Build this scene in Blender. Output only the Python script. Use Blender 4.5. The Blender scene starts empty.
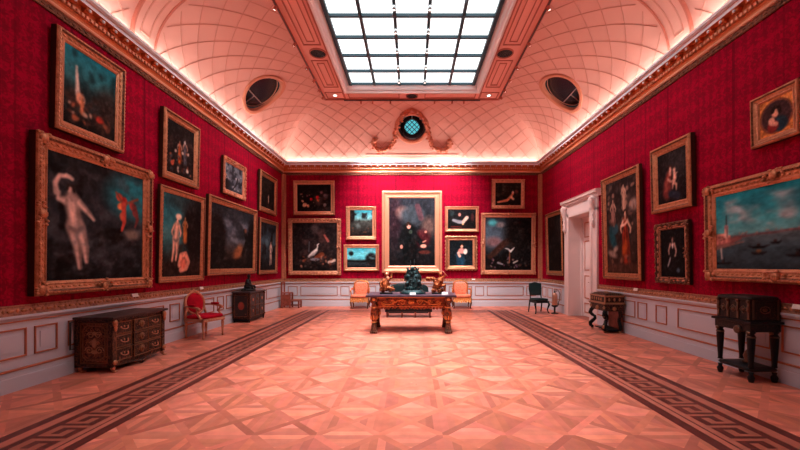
import bpy, bmesh, math, random
import numpy as np
from mathutils import Vector, Matrix
PI = math.pi
random.seed(7)
RNG = np.random.RandomState(11)
SC = bpy.context.scene
COL = SC.collection

# ------------------------------------------------------------------ room numbers (metres)
CAMZ = 1.55
XW = 4.92            # half width between the side walls
YB = 14.1            # back wall
YF = -3.0            # wall behind the camera
ZFLAT = 6.95         # flat part of the ceiling
COVE_Z = 5.46        # where the cove springs
CIN = 0.11           # inset of the cove foot from the walls
FX = 2.84            # half width of flat ceiling
FYB, FYF = 12.03, YF + 2.07
RX, RZ = XW - CIN - FX, ZFLAT - COVE_Z

# ------------------------------------------------------------------ helpers
def lin(c):
    c = c / 255.0
    return c / 12.92 if c <= 0.04045 else ((c + 0.055) / 1.055) ** 2.4

def rgb(r, g, b):
    return (lin(r), lin(g), lin(b), 1.0)

class MB:
    """collects shapes and links them as ONE mesh object"""
    def __init__(self):
        self.v, self.f, self.m, self.s = [], [], [], []
        self.cur = 0
        self.smooth = False
        self.mat = None
    def add(self, verts, faces, smooth=None):
        o = len(self.v)
        if self.mat is not None:
            verts = [self.mat @ Vector(p) for p in verts]
        self.v.extend(tuple(p) for p in verts)
        for f in faces:
            self.f.append(tuple(o + i for i in f)); self.m.append(self.cur)
            self.s.append(self.smooth if smooth is None else smooth)
    def box(self, x0, x1, y0, y1, z0, z1):
        self.add([(x0,y0,z0),(x1,y0,z0),(x1,y1,z0),(x0,y1,z0),(x0,y0,z1),(x1,y0,z1),(x1,y1,z1),(x0,y1,z1)],
                 [(0,3,2,1),(4,5,6,7),(0,1,5,4),(1,2,6,5),(2,3,7,6),(3,0,4,7)], False)
    def cbox(self, c, s, rz=0.0):
        hx, hy, hz = s[0]/2, s[1]/2, s[2]/2
        old = self.mat
        m = Matrix.Translation(c) @ Matrix.Rotation(rz, 4, 'Z')
        self.mat = m if old is None else old @ m
        self.box(-hx, hx, -hy, hy, -hz, hz)
        self.mat = old
    def quad(self, a, b, c, d):
        self.add([a, b, c, d], [(0, 1, 2, 3)], False)
    def lathe(self, prof, n=16, at=(0,0,0), mat=None, caps=True, off=None):
        """profile of (radius, height) turned about z"""
        vs, fs = [], []
        for (r, z) in prof:
            for k in range(n):
                a = 2*PI*k/n
                p = Vector((r*math.cos(a), r*math.sin(a), z))
                if off: p.z += off(p.x, p.y)
                if mat is not None: p = mat @ p
                vs.append((p.x+at[0], p.y+at[1], p.z+at[2]))
        for i in range(len(prof)-1):
            for k in range(n):
                k2 = (k+1) % n
                fs.append((i*n+k, i*n+k2, (i+1)*n+k2, (i+1)*n+k))
        if caps:
            fs.append(tuple(reversed(range(n))))
            fs.append(tuple(range((len(prof)-1)*n, len(prof)*n)))
        self.add(vs, fs, True)
    def tube(self, pts, rad, n=8, closed=False, flat=1.0):
        """round bar through points; rad a number or one per point"""
        pts = [Vector(p) for p in pts]
        N = len(pts)
        rads = rad if isinstance(rad, (list, tuple)) else [rad]*N
        vs, fs = [], []
        up = Vector((0, 0, 1))
        prev = None
        for i, p in enumerate(pts):
            if closed: t = pts[(i+1) % N] - pts[i-1]
            else: t = pts[min(i+1, N-1)] - pts[max(i-1, 0)]
            if t.length < 1e-9: t = Vector((0, 0, 1))
            t.normalize()
            if prev is None:
                a = up if abs(t.z) < 0.9 else Vector((1, 0, 0))
                u = t.cross(a).normalized()
            else:
                u = prev - t * prev.dot(t)
                u = u.normalized() if u.length > 1e-6 else t.orthogonal().normalized()
            prev = u
            w = t.cross(u)
            for k in range(n):
                an = 2*PI*k/n
                vs.append(p + u*(rads[i]*math.cos(an)) + w*(rads[i]*math.sin(an)*flat))
        for i in range(N if closed else N-1):
            j = (i+1) % N
            for k in range(n):
                k2 = (k+1) % n
                fs.append((i*n+k, i*n+k2, j*n+k2, j*n+k))
        if not closed:
            fs.append(tuple(reversed(range(n)))); fs.append(tuple(range((N-1)*n, N*n)))
        self.add(vs, fs, True)
    def ball(self, c, r, n=8, m=6, rot=None):
        """ellipsoid, r a number or (rx, ry, rz)"""
        if not isinstance(r, (tuple, list)): r = (r, r, r)
        vs, fs = [], []
        for i in range(m+1):
            th = PI*i/m
            for k in range(n):
                a = 2*PI*k/n
                p = Vector((r[0]*math.sin(th)*math.cos(a), r[1]*math.sin(th)*math.sin(a), r[2]*math.cos(th)))
                if rot is not None: p = rot @ p
                vs.append((p.x+c[0], p.y+c[1], p.z+c[2]))
        for i in range(m):
            for k in range(n):
                k2 = (k+1) % n
                fs.append((i*n+k, (i+1)*n+k, (i+1)*n+k2, i*n+k2))
        self.add(vs, fs, True)
    def cushion(self, x0, x1, y0, y1, z0, z1, p=4.0, n=20, m=10):
        """soft rounded block (superellipsoid)"""
        cx, cy, cz = (x0+x1)/2, (y0+y1)/2, (z0+z1)/2
        hx, hy, hz = (x1-x0)/2, (y1-y0)/2, (z1-z0)/2
        sg = lambda v, e: math.copysign(abs(v)**e, v)
        vs, fs = [], []
        for i in range(m+1):
            ph = -PI/2 + PI*i/m
            for k in range(n):
                a = 2*PI*k/n
                e1, e2 = 0.55, 2.0/p
                vs.append((cx+hx*sg(math.cos(ph), e1)*sg(math.cos(a), e2), cy+hy*sg(math.cos(ph), e1)*sg(math.sin(a), e2), cz+hz*sg(math.sin(ph), e1)))
        for i in range(m):
            for k in range(n):
                k2 = (k+1) % n
                fs.append((i*n+k, i*n+k2, (i+1)*n+k2, (i+1)*n+k))
        self.add(vs, fs, True)
    def frame_sweep(self, w, h, prof, y0=0.0):
        """picture-frame moulding, mitred: opening rectangle w x h (outer size), base at z=0, centred x, profile (inset, out) with out towards -y"""
        vs, fs = [], []
        K = len(prof)
        for (d, o) in prof:
            for (sx, top) in ((-1,0),(1,0),(1,1),(-1,1)):
                vs.append((sx*(w/2-d), y0-o, (h-d) if top else d))
        for i in range(K-1):
            for k in range(4):
                k2 = (k+1) % 4
                fs.append((i*4+k, i*4+k2, (i+1)*4+k2, (i+1)*4+k))
        self.add(vs, fs, False)
    def build(self, name, mats, parent=None, bevel=0.0, subsurf=0, remesh=0.0, loc=None):
        me = bpy.data.meshes.new(name)
        me.from_pydata(self.v, [], self.f)
        if not isinstance(mats, (list, tuple)): mats = [mats]
        for m in mats: me.materials.append(m)
        if self.f:
            me.polygons.foreach_set('material_index', self.m)
            me.polygons.foreach_set('use_smooth', self.s)
        me.update()
        o = bpy.data.objects.new(name, me)
        COL.objects.link(o)
        if parent is not None: o.parent = parent
        if loc: o.location = loc
        if remesh:
            d = o.modifiers.new('merge', 'REMESH'); d.mode = 'VOXEL'; d.voxel_size = remesh; d.use_smooth_shade = True
            d = o.modifiers.new('soften', 'SMOOTH'); d.iterations = 2
        if bevel:
            d = o.modifiers.new('edge', 'BEVEL'); d.width = bevel; d.segments = 2; d.limit_method = 'ANGLE'
        if subsurf:
            d = o.modifiers.new('sub', 'SUBSURF'); d.levels = subsurf; d.render_levels = subsurf
        return o

def tag(o, label, cat, group=None):
    o['label'] = label; o['category'] = cat
    if group: o['group'] = group
    return o

def thing(name, label, cat, loc=(0,0,0), rz=0.0, group=None, rx=0.0):
    o = bpy.data.objects.new(name, None); COL.objects.link(o)
    o.empty_display_size = 0.1
    o.location = loc; o.rotation_euler = (rx, 0, rz)
    return tag(o, label, cat, group)

def struct(o):
    o['kind'] = 'structure'
    return o

def copy_tree(o, parent=None):
    c = o.copy(); COL.objects.link(c)
    if parent is not None: c.parent = parent
    for ch in list(o.children): copy_tree(ch, c)
    return c

# ------------------------------------------------------------------ materials
def mat(name, col, rough=0.5, metal=0.0, spec=0.5, bump=None, vary=None, coat=0.0, sheen=0.0, emit=None):
    m = bpy.data.materials.new(name); m.use_nodes = True
    nt = m.node_tree; b = nt.nodes['Principled BSDF']
    b.inputs['Base Color'].default_value = col
    b.inputs['Roughness'].default_value = rough
    b.inputs['Metallic'].default_value = metal
    b.inputs['Specular IOR Level'].default_value = spec
    b.inputs['Coat Weight'].default_value = coat
    b.inputs['Sheen Weight'].default_value = sheen
    if emit:
        b.inputs['Emission Color'].default_value = emit[0]
        b.inputs['Emission Strength'].default_value = emit[1]
    if bump or vary:
        tc = nt.nodes.new('ShaderNodeTexCoord')
    if vary:      # (scale, second colour, lo, hi)
        n = nt.nodes.new('ShaderNodeTexNoise'); n.inputs['Scale'].default_value = vary[0]; n.inputs['Detail'].default_value = 5
        nt.links.new(tc.outputs['Object'], n.inputs['Vector'])
        r = nt.nodes.new('ShaderNodeMapRange'); r.inputs['From Min'].default_value = vary[2]; r.inputs['From Max'].default_value = vary[3]
        nt.links.new(n.outputs['Fac'], r.inputs['Value'])
        mx = nt.nodes.new('ShaderNodeMix'); mx.data_type = 'RGBA'
        mx.inputs['A'].default_value = col; mx.inputs['B'].default_value = vary[1]
        nt.links.new(r.outputs['Result'], mx.inputs['Factor'])
        nt.links.new(mx.outputs['Result'], b.inputs['Base Color'])
    if bump:      # (scale, strength, distance)
        n = nt.nodes.new('ShaderNodeTexNoise'); n.inputs['Scale'].default_value = bump[0]; n.inputs['Detail'].default_value = 4
        nt.links.new(tc.outputs['Object'], n.inputs['Vector'])
        bp = nt.nodes.new('ShaderNodeBump'); bp.inputs['Strength'].default_value = bump[1]; bp.inputs['Distance'].default_value = bump[2]
        nt.links.new(n.outputs['Fac'], bp.inputs['Height'])
        nt.links.new(bp.outputs['Normal'], b.inputs['Normal'])
    return m

M = {}
M['gold'] = mat('gilt_frame', (0.58, 0.26, 0.135, 1), 0.36, 0.6, bump=(60, 0.45, 0.02), vary=(14, (0.34, 0.135, 0.065, 1), 0.45, 0.7))
M['gold_dark'] = mat('dark_gilt', (0.22, 0.085, 0.045, 1), 0.45, 0.5, bump=(70, 0.6, 0.02), vary=(30, (0.07, 0.024, 0.014, 1), 0.42, 0.66))
M['frame_side'] = mat('frame_side_shaded', (0.05, 0.02, 0.013, 1), 0.6, spec=0.2)  # unlit look of the frame sides put into a darker brown
M['rail_gilt'] = mat('rail_gilt', (0.42, 0.19, 0.12, 1), 0.5, 0.3, bump=(60, 0.5, 0.02), vary=(20, (0.22, 0.085, 0.05, 1), 0.45, 0.65))
M['gold_light'] = mat('light_gilt', (0.74, 0.37, 0.235, 1), 0.4, 0.4, bump=(60, 0.3, 0.02))
M['gold_pale'] = mat('pale_gilt', (0.62, 0.27, 0.165, 1), 0.42, 0.45, bump=(50, 0.5, 0.02), vary=(14, (0.5, 0.2, 0.1, 1), 0.45, 0.7))
M['orange_gilt'] = mat('cornice_gilt', (0.62, 0.17, 0.055, 1), 0.45, 0.3, bump=(40, 0.4, 0.02))
M['cove'] = mat('cove_paint', (0.73, 0.395, 0.33, 1), 0.8, spec=0.1)
M['rib'] = mat('rib_paint', (0.62, 0.29, 0.22, 1), 0.6)
M['swag'] = mat('swag_gilt', (0.62, 0.20, 0.11, 1), 0.5, 0.1, bump=(40, 0.4, 0.02))
M['band'] = mat('ceiling_band_paint', (0.92, 0.49, 0.41, 1), 0.7, spec=0.1)
M['orange_pale'] = mat('window_surround', (0.62, 0.235, 0.14, 1), 0.5, 0.1)
M['band_line'] = mat('ceiling_band_moulding', (0.54, 0.17, 0.12, 1), 0.6)
M['white'] = mat('white_paint', (0.76, 0.86, 0.95, 1), 0.6)
M['frame_white'] = mat('skylight_surround', (0.93, 0.90, 0.90, 1), 0.6)
M['well'] = mat('window_well', (0.055, 0.032, 0.034, 1), 0.6)
M['dado'] = mat('dado_paint', (0.57, 0.62, 0.71, 1), 0.5, spec=0.3)
M['dado_line'] = mat('dado_gilt_line', (0.46, 0.16, 0.085, 1), 0.45, 0.3)
M['marble'] = mat('doorcase_paint', (0.78, 0.66, 0.66, 1), 0.45)
M['dark_metal'] = mat('dark_metal', (0.035, 0.04, 0.045, 1), 0.45, 0.6)
M['bar'] = mat('skylight_bar', (0.035, 0.09, 0.12, 1), 0.5, 0.2)
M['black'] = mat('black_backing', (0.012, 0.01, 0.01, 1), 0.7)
M['glass_dark'] = mat('dark_window_glass', (0.022, 0.02, 0.026, 1), 0.12)
M['mullion'] = mat('mullion_paint', (0.22, 0.13, 0.12, 1), 0.5)
M['glass_teal'] = mat('teal_lit_glass', (0.1, 0.5, 0.55, 1), 0.3, emit=((0.10, 0.52, 0.60, 1), 1.0))
M['sky'] = mat('skylight_glass', (0.9, 0.95, 0.97, 1), 0.4, emit=((0.93, 1.0, 1.0, 1), 1.7))
M['lamp'] = mat('lamp_face', (1, 1, 1, 1), 0.4, emit=((1.0, 0.93, 0.85, 1), 6.0))
M['lamp_body'] = mat('lamp_body', (0.10, 0.06, 0.06, 1), 0.4, 0.4)
M['silver'] = mat('silver_lamp', (0.5, 0.55, 0.56, 1), 0.3, 0.7)
M['red_velvet'] = mat('red_velvet', (0.50, 0.006, 0.025, 1), 0.85, bump=(80, 0.2, 0.01), vary=(6, (0.34, 0.004, 0.02, 1), 0.4, 0.7), spec=0.1)
M['orange_silk'] = mat('orange_silk', (0.90, 0.28, 0.16, 1), 0.6, bump=(40, 0.3, 0.01), vary=(22, (0.75, 0.18, 0.09, 1), 0.45, 0.62))
M['green_leather'] = mat('dark_green_leather', (0.008, 0.030, 0.034, 1), 0.5, spec=0.25)
M['dark_wood'] = mat('dark_wood', (0.022, 0.011, 0.011, 1), 0.4)
M['brown_wood'] = mat('red_brown_wood', (0.28, 0.07, 0.045, 1), 0.45, vary=(12, (0.16, 0.035, 0.02, 1), 0.4, 0.7))
M['ebony'] = mat('ebony', (0.006, 0.007, 0.009, 1), 0.4, spec=0.25)
M['bronze'] = mat('dark_bronze', (0.012, 0.016, 0.018, 1), 0.35, 0.3, bump=(30, 0.5, 0.02))
M['verdigris'] = mat('green_bronze', (0.008, 0.035, 0.04, 1), 0.35, 0.3, bump=(35, 0.7, 0.03), vary=(22, (0.02, 0.10, 0.105, 1), 0.52, 0.7))
M['gilt_bronze'] = mat('gilt_bronze', (0.60, 0.17, 0.055, 1), 0.33, 0.7, bump=(40, 0.7, 0.03), vary=(18, (0.16, 0.02, 0.008, 1), 0.46, 0.6))
M['brass'] = mat('brass_mount', (0.24, 0.11, 0.055, 1), 0.4, 0.6, bump=(70, 0.5, 0.01))
M['brass_bright'] = mat('bright_brass', (0.44, 0.24, 0.13, 1), 0.38, 0.6, bump=(70, 0.5, 0.01))
M['table_wood'] = mat('table_tortoiseshell', (0.30, 0.055, 0.018, 1), 0.35, 0.2, vary=(16, (0.05, 0.012, 0.006, 1), 0.45, 0.62))
M['table_gold'] = mat('table_gilding', (0.68, 0.25, 0.075, 1), 0.35, 0.55)
M['table_top'] = mat('table_top_stone', (0.085, 0.055, 0.085, 1), 0.28, vary=(10, (0.05, 0.03, 0.05, 1), 0.4, 0.7))
M['card'] = mat('white_card', (0.85, 0.80, 0.76, 1), 0.6)
M['copper'] = mat('copper_cylinder', (0.62, 0.30, 0.2, 1), 0.35, 0.5)
M['grey_hose'] = mat('grey_rubber', (0.16, 0.13, 0.13, 1), 0.6)
M['commode_top'] = mat('dark_marble_top', (0.035, 0.018, 0.02, 1), 0.4, spec=0.3, vary=(8, (0.07, 0.05, 0.05, 1), 0.5, 0.7))

def marquetry(name, dark, brass, scale, lo, hi):
    m = mat(name, dark, 0.45, spec=0.25)
    nt = m.node_tree; b = nt.nodes['Principled BSDF']
    tc = nt.nodes.new('ShaderNodeTexCoord')
    n = nt.nodes.new('ShaderNodeTexNoise'); n.inputs['Scale'].default_value = scale; n.inputs['Detail'].default_value = 2; n.inputs['Distortion'].default_value = 2.2
    nt.links.new(tc.outputs['Object'], n.inputs['Vector'])
    s = nt.nodes.new('ShaderNodeMath'); s.operation = 'SUBTRACT'; s.inputs[1].default_value = 0.5
    nt.links.new(n.outputs['Fac'], s.inputs[0])
    a = nt.nodes.new('ShaderNodeMath'); a.operation = 'ABSOLUTE'; nt.links.new(s.outputs[0], a.inputs[0])
    r = nt.nodes.new('ShaderNodeMapRange'); r.inputs['From Min'].default_value = lo; r.inputs['From Max'].default_value = hi
    r.inputs['To Min'].default_value = 1; r.inputs['To Max'].default_value = 0
    nt.links.new(a.outputs[0], r.inputs['Value'])
    mx = nt.nodes.new('ShaderNodeMix'); mx.data_type = 'RGBA'; mx.inputs['A'].default_value = dark; mx.inputs['B'].default_value = brass
    nt.links.new(r.outputs['Result'], mx.inputs['Factor']); nt.links.new(mx.outputs['Result'], b.inputs['Base Color'])
    return m
M['boulle'] = marquetry('brass_and_shell_marquetry', (0.022, 0.010, 0.009, 1), (0.20, 0.085, 0.045, 1), 11, 0.015, 0.04)
M['boulle_dense'] = marquetry('dense_brass_marquetry', (0.03, 0.013, 0.010, 1), (0.30, 0.13, 0.06, 1), 16, 0.03, 0.06)
M['boulle_black'] = marquetry('black_lacquer_marquetry', (0.008, 0.008, 0.009, 1), (0.07, 0.035, 0.025, 1), 14, 0.008, 0.025)

def damask(name):
    m = mat(name, (0.5, 0.004, 0.03, 1), 0.62)
    nt = m.node_tree; b = nt.nodes['Principled BSDF']; N = nt.nodes.new; L = nt.links.new
    tc = N('ShaderNodeTexCoord'); sp = N('ShaderNodeSeparateXYZ'); L(tc.outputs['Object'], sp.inputs[0])
    def mth(op, a, bb=None, c=None):
        n = N('ShaderNodeMath'); n.operation = op
        for i, v in enumerate((a, bb, c)):
            if v is None: continue
            if isinstance(v, (int, float)): n.inputs[i].default_value = v
            else: L(v, n.inputs[i])
        return n.outputs[0]
    h = mth('ADD', sp.outputs['X'], sp.outputs['Y'])
    z = sp.outputs['Z']
    cb = N('ShaderNodeCombineXYZ'); L(h, cb.inputs[0]); L(z, cb.inputs[1])
    no = N('ShaderNodeTexNoise'); no.inputs['Scale'].default_value = 19; no.inputs['Detail'].default_value = 3; no.inputs['Distortion'].default_value = 1.3
    L(cb.outputs[0], no.inputs['Vector'])
    # ogee repeat
    zz = mth('MULTIPLY', z, 2*PI/0.72)
    og = mth('MULTIPLY', mth('SINE', zz), 1.5)
    hh = mth('MULTIPLY', h, 2*PI/0.31)
    w1 = mth('SINE', mth('ADD', hh, og))
    w2 = mth('SINE', mth('SUBTRACT', hh, og))
    ww = mth('MULTIPLY', w1, w2)
    pat = mth('ADD', mth('MULTIPLY', ww, 0.10), no.outputs['Fac'])
    r = N('ShaderNodeMapRange'); r.inputs['From Min'].default_value = 0.40; r.inputs['From Max'].default_value = 0.62
    L(pat, r.inputs['Value'])
    mx = N('ShaderNodeMix'); mx.data_type = 'RGBA'
    mx.inputs['A'].default_value = (0.20, 0.0008, 0.016, 1); mx.inputs['B'].default_value = (0.37, 0.0016, 0.028, 1)
    L(r.outputs['Result'], mx.inputs['Factor'])
    # sewn seams, a wide and a narrow one each drop of cloth
    fr = mth('FRACT', mth('DIVIDE', h, 1.45))
    s1 = mth('LESS_THAN', mth('ABSOLUTE', mth('SUBTRACT', fr, 0.30)), 0.017)
    s2 = mth('MULTIPLY', mth('LESS_THAN', mth('ABSOLUTE', mth('SUBTRACT', fr, 0.77)), 0.010), 0.6)
    s3 = mth('LESS_THAN', mth('ABSOLUTE', mth('SUBTRACT', fr, 0.38)), 0.004)
    ss = mth('MAXIMUM', mth('MAXIMUM', s1, s2), mth('MULTIPLY', s3, 0.6))
    mx2 = N('ShaderNodeMix'); mx2.data_type = 'RGBA'; mx2.inputs['B'].default_value = (0.10, 0.001, 0.012, 1)
    L(mth('MULTIPLY', ss, 0.6), mx2.inputs['Factor']); L(mx.outputs['Result'], mx2.inputs['A'])
    L(mx2.outputs['Result'], b.inputs['Base Color'])
    rr = N('ShaderNodeMapRange'); rr.inputs['To Min'].default_value = 0.7; rr.inputs['To Max'].default_value = 0.9
    L(r.outputs['Result'], rr.inputs['Value']); L(rr.outputs['Result'], b.inputs['Roughness'])
    b.inputs['Specular IOR Level'].default_value = 0.06
    return m
M['damask'] = damask('red_damask')

def attr_mat(name, rough, attr='tone', grain=0.0, coat=0.0, spec=0.5):
    m = mat(name, (1, 1, 1, 1), rough, coat=coat, spec=spec)
    nt = m.node_tree; b = nt.nodes['Principled BSDF']
    a = nt.nodes.new('ShaderNodeAttribute'); a.attribute_name = attr
    out = a.outputs['Color']
    if grain:
        tc = nt.nodes.new('ShaderNodeTexCoord')
        n = nt.nodes.new('ShaderNodeTexNoise'); n.inputs['Scale'].default_value = 7; n.inputs['Detail'].default_value = 6
        nt.links.new(tc.outputs['Object'], n.inputs['Vector'])
        r = nt.nodes.new('ShaderNodeMapRange'); r.inputs['To Min'].default_value = 1-grain; r.inputs['To Max'].default_value = 1+grain
        nt.links.new(n.outputs['Fac'], r.inputs['Value'])
        mx = nt.nodes.new('ShaderNodeMix'); mx.data_type = 'RGBA'; mx.blend_type = 'MULTIPLY'; mx.inputs['Factor'].default_value = 1
        nt.links.new(out, mx.inputs['A']); nt.links.new(r.outputs['Result'], mx.inputs['B'])
        out = mx.outputs['Result']
    nt.links.new(out, b.inputs['Base Color'])
    return m
M['parquet'] = attr_mat('oak_parquet', 0.42, grain=0.28, coat=0.05, spec=0.35)
M['canvas'] = attr_mat('oil_on_canvas', 0.6, spec=0.06)

# ------------------------------------------------------------------ FLOOR
def build_floor():
    V, F, T = [], [], []
    base = np.array([0.62, 0.185, 0.118])
    def poly(pts, tone):
        o = len(V); V.extend(pts); F.append(tuple(range(o, o+len(pts)))); T.append(tone)
    def wood(k=1.0, hue=0.0, j=0.22):
        f = k*(1+random.uniform(-j, j))
        return base*f*np.array([1.0, 1+hue+random.uniform(-.05, .05), 1+hue*1.4+random.uniform(-.08, .08)])
    def clip(pts, nx, ny, d):      # keep nx*x+ny*y >= d
        out = []
        for i in range(len(pts)):
            a, b = pts[i], pts[(i+1) % len(pts)]
            da, db = nx*a[0]+ny*a[1]-d, nx*b[0]+ny*b[1]-d
            if da >= 0: out.append(a)
            if da*db < 0:
                t = da/(da-db); out.append((a[0]+t*(b[0]-a[0]), a[1]+t*(b[1]-a[1])))
        return out
    c = 0.58; bw = 0.036
    x_start = -0.30 - 9*c; y_start = -3.0
    nx, ny = 19, 30
    for i in range(nx):
        for j in range(ny):
            x0, y0 = x_start+i*c, y_start+j*c
            x1, y1 = min(x0+c, XW), min(y0+c, YB)
            if x0 >= XW or x1 <= -XW or y0 >= YB: continue
            cx, cy = x0+c/2, y0+c/2
            sq = [(max(x0, -XW), y0), (x1, y0), (x1, y1), (max(x0, -XW), y1)]
            celltone = random.uniform(0.94, 1.06)
            for q in range(4):     # south, east, north, west wedges between the diagonals
                if q == 0:   hp = [(1, -1, 1), (-1, -1, 1)]
                elif q == 2: hp = [(1, 1, 1), (-1, 1, 1)]
                elif q == 1: hp = [(1, 1, 1), (1, -1, 1)]
                else:        hp = [(-1, 1, 1), (-1, -1, 1)]
                w = sq
                for (a, b, _) in hp:
                    w = clip(w, a, b, a*cx+b*cy+bw*math.sqrt(2))
                    if len(w) < 3: break
                if len(w) < 3: continue
                horiz = q in (0, 2)
                kk = (1.12 if horiz else 0.90)*celltone*random.uniform(.93, 1.07)  # planks across the view lighter, their sheen put into the colour
                npl = 4
                for p in range(npl):
                    if horiz:
                        lo = (y0 if q == 0 else cy)+p*(c/2)/npl; w2 = clip(clip(w, 0, 1, lo), 0, -1, -(lo+c/2/npl))
                    else:
                        lo = (x0 if q == 3 else cx)+p*(c/2)/npl; w2 = clip(clip(w, 1, 0, lo), -1, 0, -(lo+c/2/npl))
                    if len(w2) >= 3: poly([(a, b, 0.0) for a, b in w2], wood(kk, 0.03 if horiz else -0.02))
            for sgn in (1, -1):    # the diagonal bands, one over the other
                w = clip(clip(sq, 1, -sgn, cx-sgn*cy-bw*math.sqrt(2)), -1, sgn, -(cx-sgn*cy)-bw*math.sqrt(2))
                halves = [w] if sgn == 1 else [clip(w, 1, -1, cx-cy+bw*math.sqrt(2)), clip(w, -1, 1, -(cx-cy)+bw*math.sqrt(2))]
                for h in halves:
                    if len(h) >= 3: poly([(a, b, 0.0) for a, b in h], wood(random.choice((0.72, 0.9, 0.98, 1.05)), -0.04, 0.14))
    # inlaid borders with a running key
    dk = np.array([0.115, 0.022, 0.017]); lt = np.array([0.46, 0.135, 0.09]); md = np.array([0.38, 0.11, 0.07])
    Z = 0.0012
    def strip(xa, xb, ya, yb, col, z=Z, j=0.08):
        xa, xb = min(xa, xb), max(xa, xb)
        n = max(1, int(max(yb-ya, xb-xa)/1.1))
        for k in range(n):
            t = col*(1+random.uniform(-j, j))
            if yb-ya >= xb-xa:
                a, b = ya+(yb-ya)*k/n, ya+(yb-ya)*(k+1)/n
                poly([(xa,a,z),(xb,a,z),(xb,b,z),(xa,b,z)], t)
            else:
                a, b = xa+(xb-xa)*k/n, xa+(xb-xa)*(k+1)/n
                poly([(a,ya,z),(b,ya,z),(b,yb,z),(a,yb,z)], t)
    def side(outer, inner, yend):
        s = 1 if inner > outer else -1
        at = lambda d: outer+s*d*abs(inner-outer)/0.86
        for a, b, col in ((0, .11, dk), (.11, .21, lt), (.21, .62, md), (.62, .67, lt), (.67, .69, dk), (.69, .75, lt), (.75, .86, dk)):
            strip(at(a), at(b), YF, yend, col)
        per = 0.27; cl = per/6; u0, uc = .225, .38/5
        n = int((yend-YF-.2)/per)
        for k in range(n):
            y = YF+.1+k*per
            # unit: baseline, riser, top, drop, hook  (cells along y, across u)
            for (a0, a1, b0, b1) in ((0, 6, 0, 1), (0, 1, 1, 5), (1, 5, 4, 5), (4, 5, 2, 4), (2, 4, 2, 3)):
                xa, xb = at(u0+b0*uc), at(u0+b1*uc)
                xa, xb = min(xa, xb), max(xa, xb)
                poly([(xa, y+a0*cl, 0.002), (xb, y+a0*cl, 0.002), (xb, y+a1*cl, 0.002), (xa, y+a1*cl, 0.002)], dk*(1+random.uniform(-.1, .1)))
    yend = 12.95
    side(-3.70, -2.84, yend); side(3.50, 2.58, yend)
    for a, b, col in ((12.25, 12.34, dk), (12.34, 12.5, lt), (12.5, 12.72, md), (12.72, 12.85, lt), (12.85, 12.95, dk)):
        strip(-2.84, 2.58, a, b, col, 0.0016)
    for k in range(20):
        x = -2.75+k*.265
        for (a0, a1, b0, b1) in ((0, 6, 0, 1), (0, 1, 1, 5), (1, 5, 4, 5), (4, 5, 2, 4), (2, 4, 2, 3)):
            poly([(x+a0*.044, 12.5+b0*.044, .0022), (x+a1*.044, 12.5+b0*.044, .0022), (x+a1*.044, 12.5+b1*.044, .0022), (x+a0*.044, 12.5+b1*.044, .0022)], dk)
    me = bpy.data.meshes.new('floor'); me.from_pydata(V, [], F); me.materials.append(M['parquet'])
    ca = me.color_attributes.new('tone', 'FLOAT_COLOR', 'CORNER')
    arr = np.ones((len(me.loops), 4), dtype=np.float32)
    li = 0
    for f, t in zip(F, T):
        arr[li:li+len(f), :3] = np.clip(t, 0, 1); li += len(f)
    ca.data.foreach_set('color', arr.ravel()); me.update()
    o = bpy.data.objects.new('floor', me); COL.objects.link(o); struct(o)
build_floor()

# ------------------------------------------------------------------ WALLS
DY0, DY1, DZ = 10.10, 11.45, 3.03      # doorway in the right wall
WZ = 5.46
def walls():
    b = MB(); b.box(-XW-.2, -XW, YF-.2, YB+.2, 0, WZ); struct(b.build('wall_left', M['damask']))
    b = MB()
    b.box(XW, XW+.2, YF-.2, DY0, 0, WZ); b.box(XW, XW+.2, DY1, YB+.2, 0, WZ); b.box(XW, XW+.2, DY0, DY1, DZ, WZ)
    struct(b.build('wall_right', M['damask']))
    b = MB(); b.box(-XW, XW, YB, YB+.2, 0, WZ); struct(b.build('wall_back', M['damask']))
    b = MB(); b.box(-XW, XW, YF-.2, YF, 0, WZ); struct(b.build('wall_front', M['damask']))
walls()

# transforms: local x along the wall, -y into the room, z up
def wall_frame(side):
    if side == 'back': return Matrix.Translation((0, YB, 0))
    if side == 'left': return Matrix.Translation((-XW, 0, 0)) @ Matrix.Rotation(PI/2, 4, 'Z')       # local x = world y
    if side == 'right': return Matrix.Translation((XW, 0, 0)) @ Matrix.Rotation(-PI/2, 4, 'Z')      # local x = -world y
    return Matrix.Translation((0, YF, 0)) @ Matrix.Rotation(PI, 4, 'Z')

def extrude_profile(b, prof, x0, x1):
    """profile (out, z) run along local x"""
    n = len(prof)
    vs = [(x0, -o, z) for o, z in prof]+[(x1, -o, z) for o, z in prof]
    fs = [(i, n+i, n+i+1, i+1) for i in range(n-1)]
    fs += [tuple(range(n)), tuple(reversed(range(n, 2*n)))]
    b.add(vs, fs, False)

def panel(b, x0, x1, z0, z1):
    """one raised-and-fielded dado panel: gilt fillet, sunk border, raised field"""
    w, h = x1-x0, z1-z0
    old = b.mat
    b.mat = old @ Matrix.Translation(((x0+x1)/2, 0, z0))
    b.cur = 1; b.frame_sweep(w, h, [(0, .016), (0, .030), (.004, .034), (.014, .034), (.020, .028), (.020, .016)])
    b.cur = 0
    q = .075
    if w > .25 and h > .25:
        b.box(-w/2+q, w/2-q, -.024, -.01, q, h-q)
    b.mat = old

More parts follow.
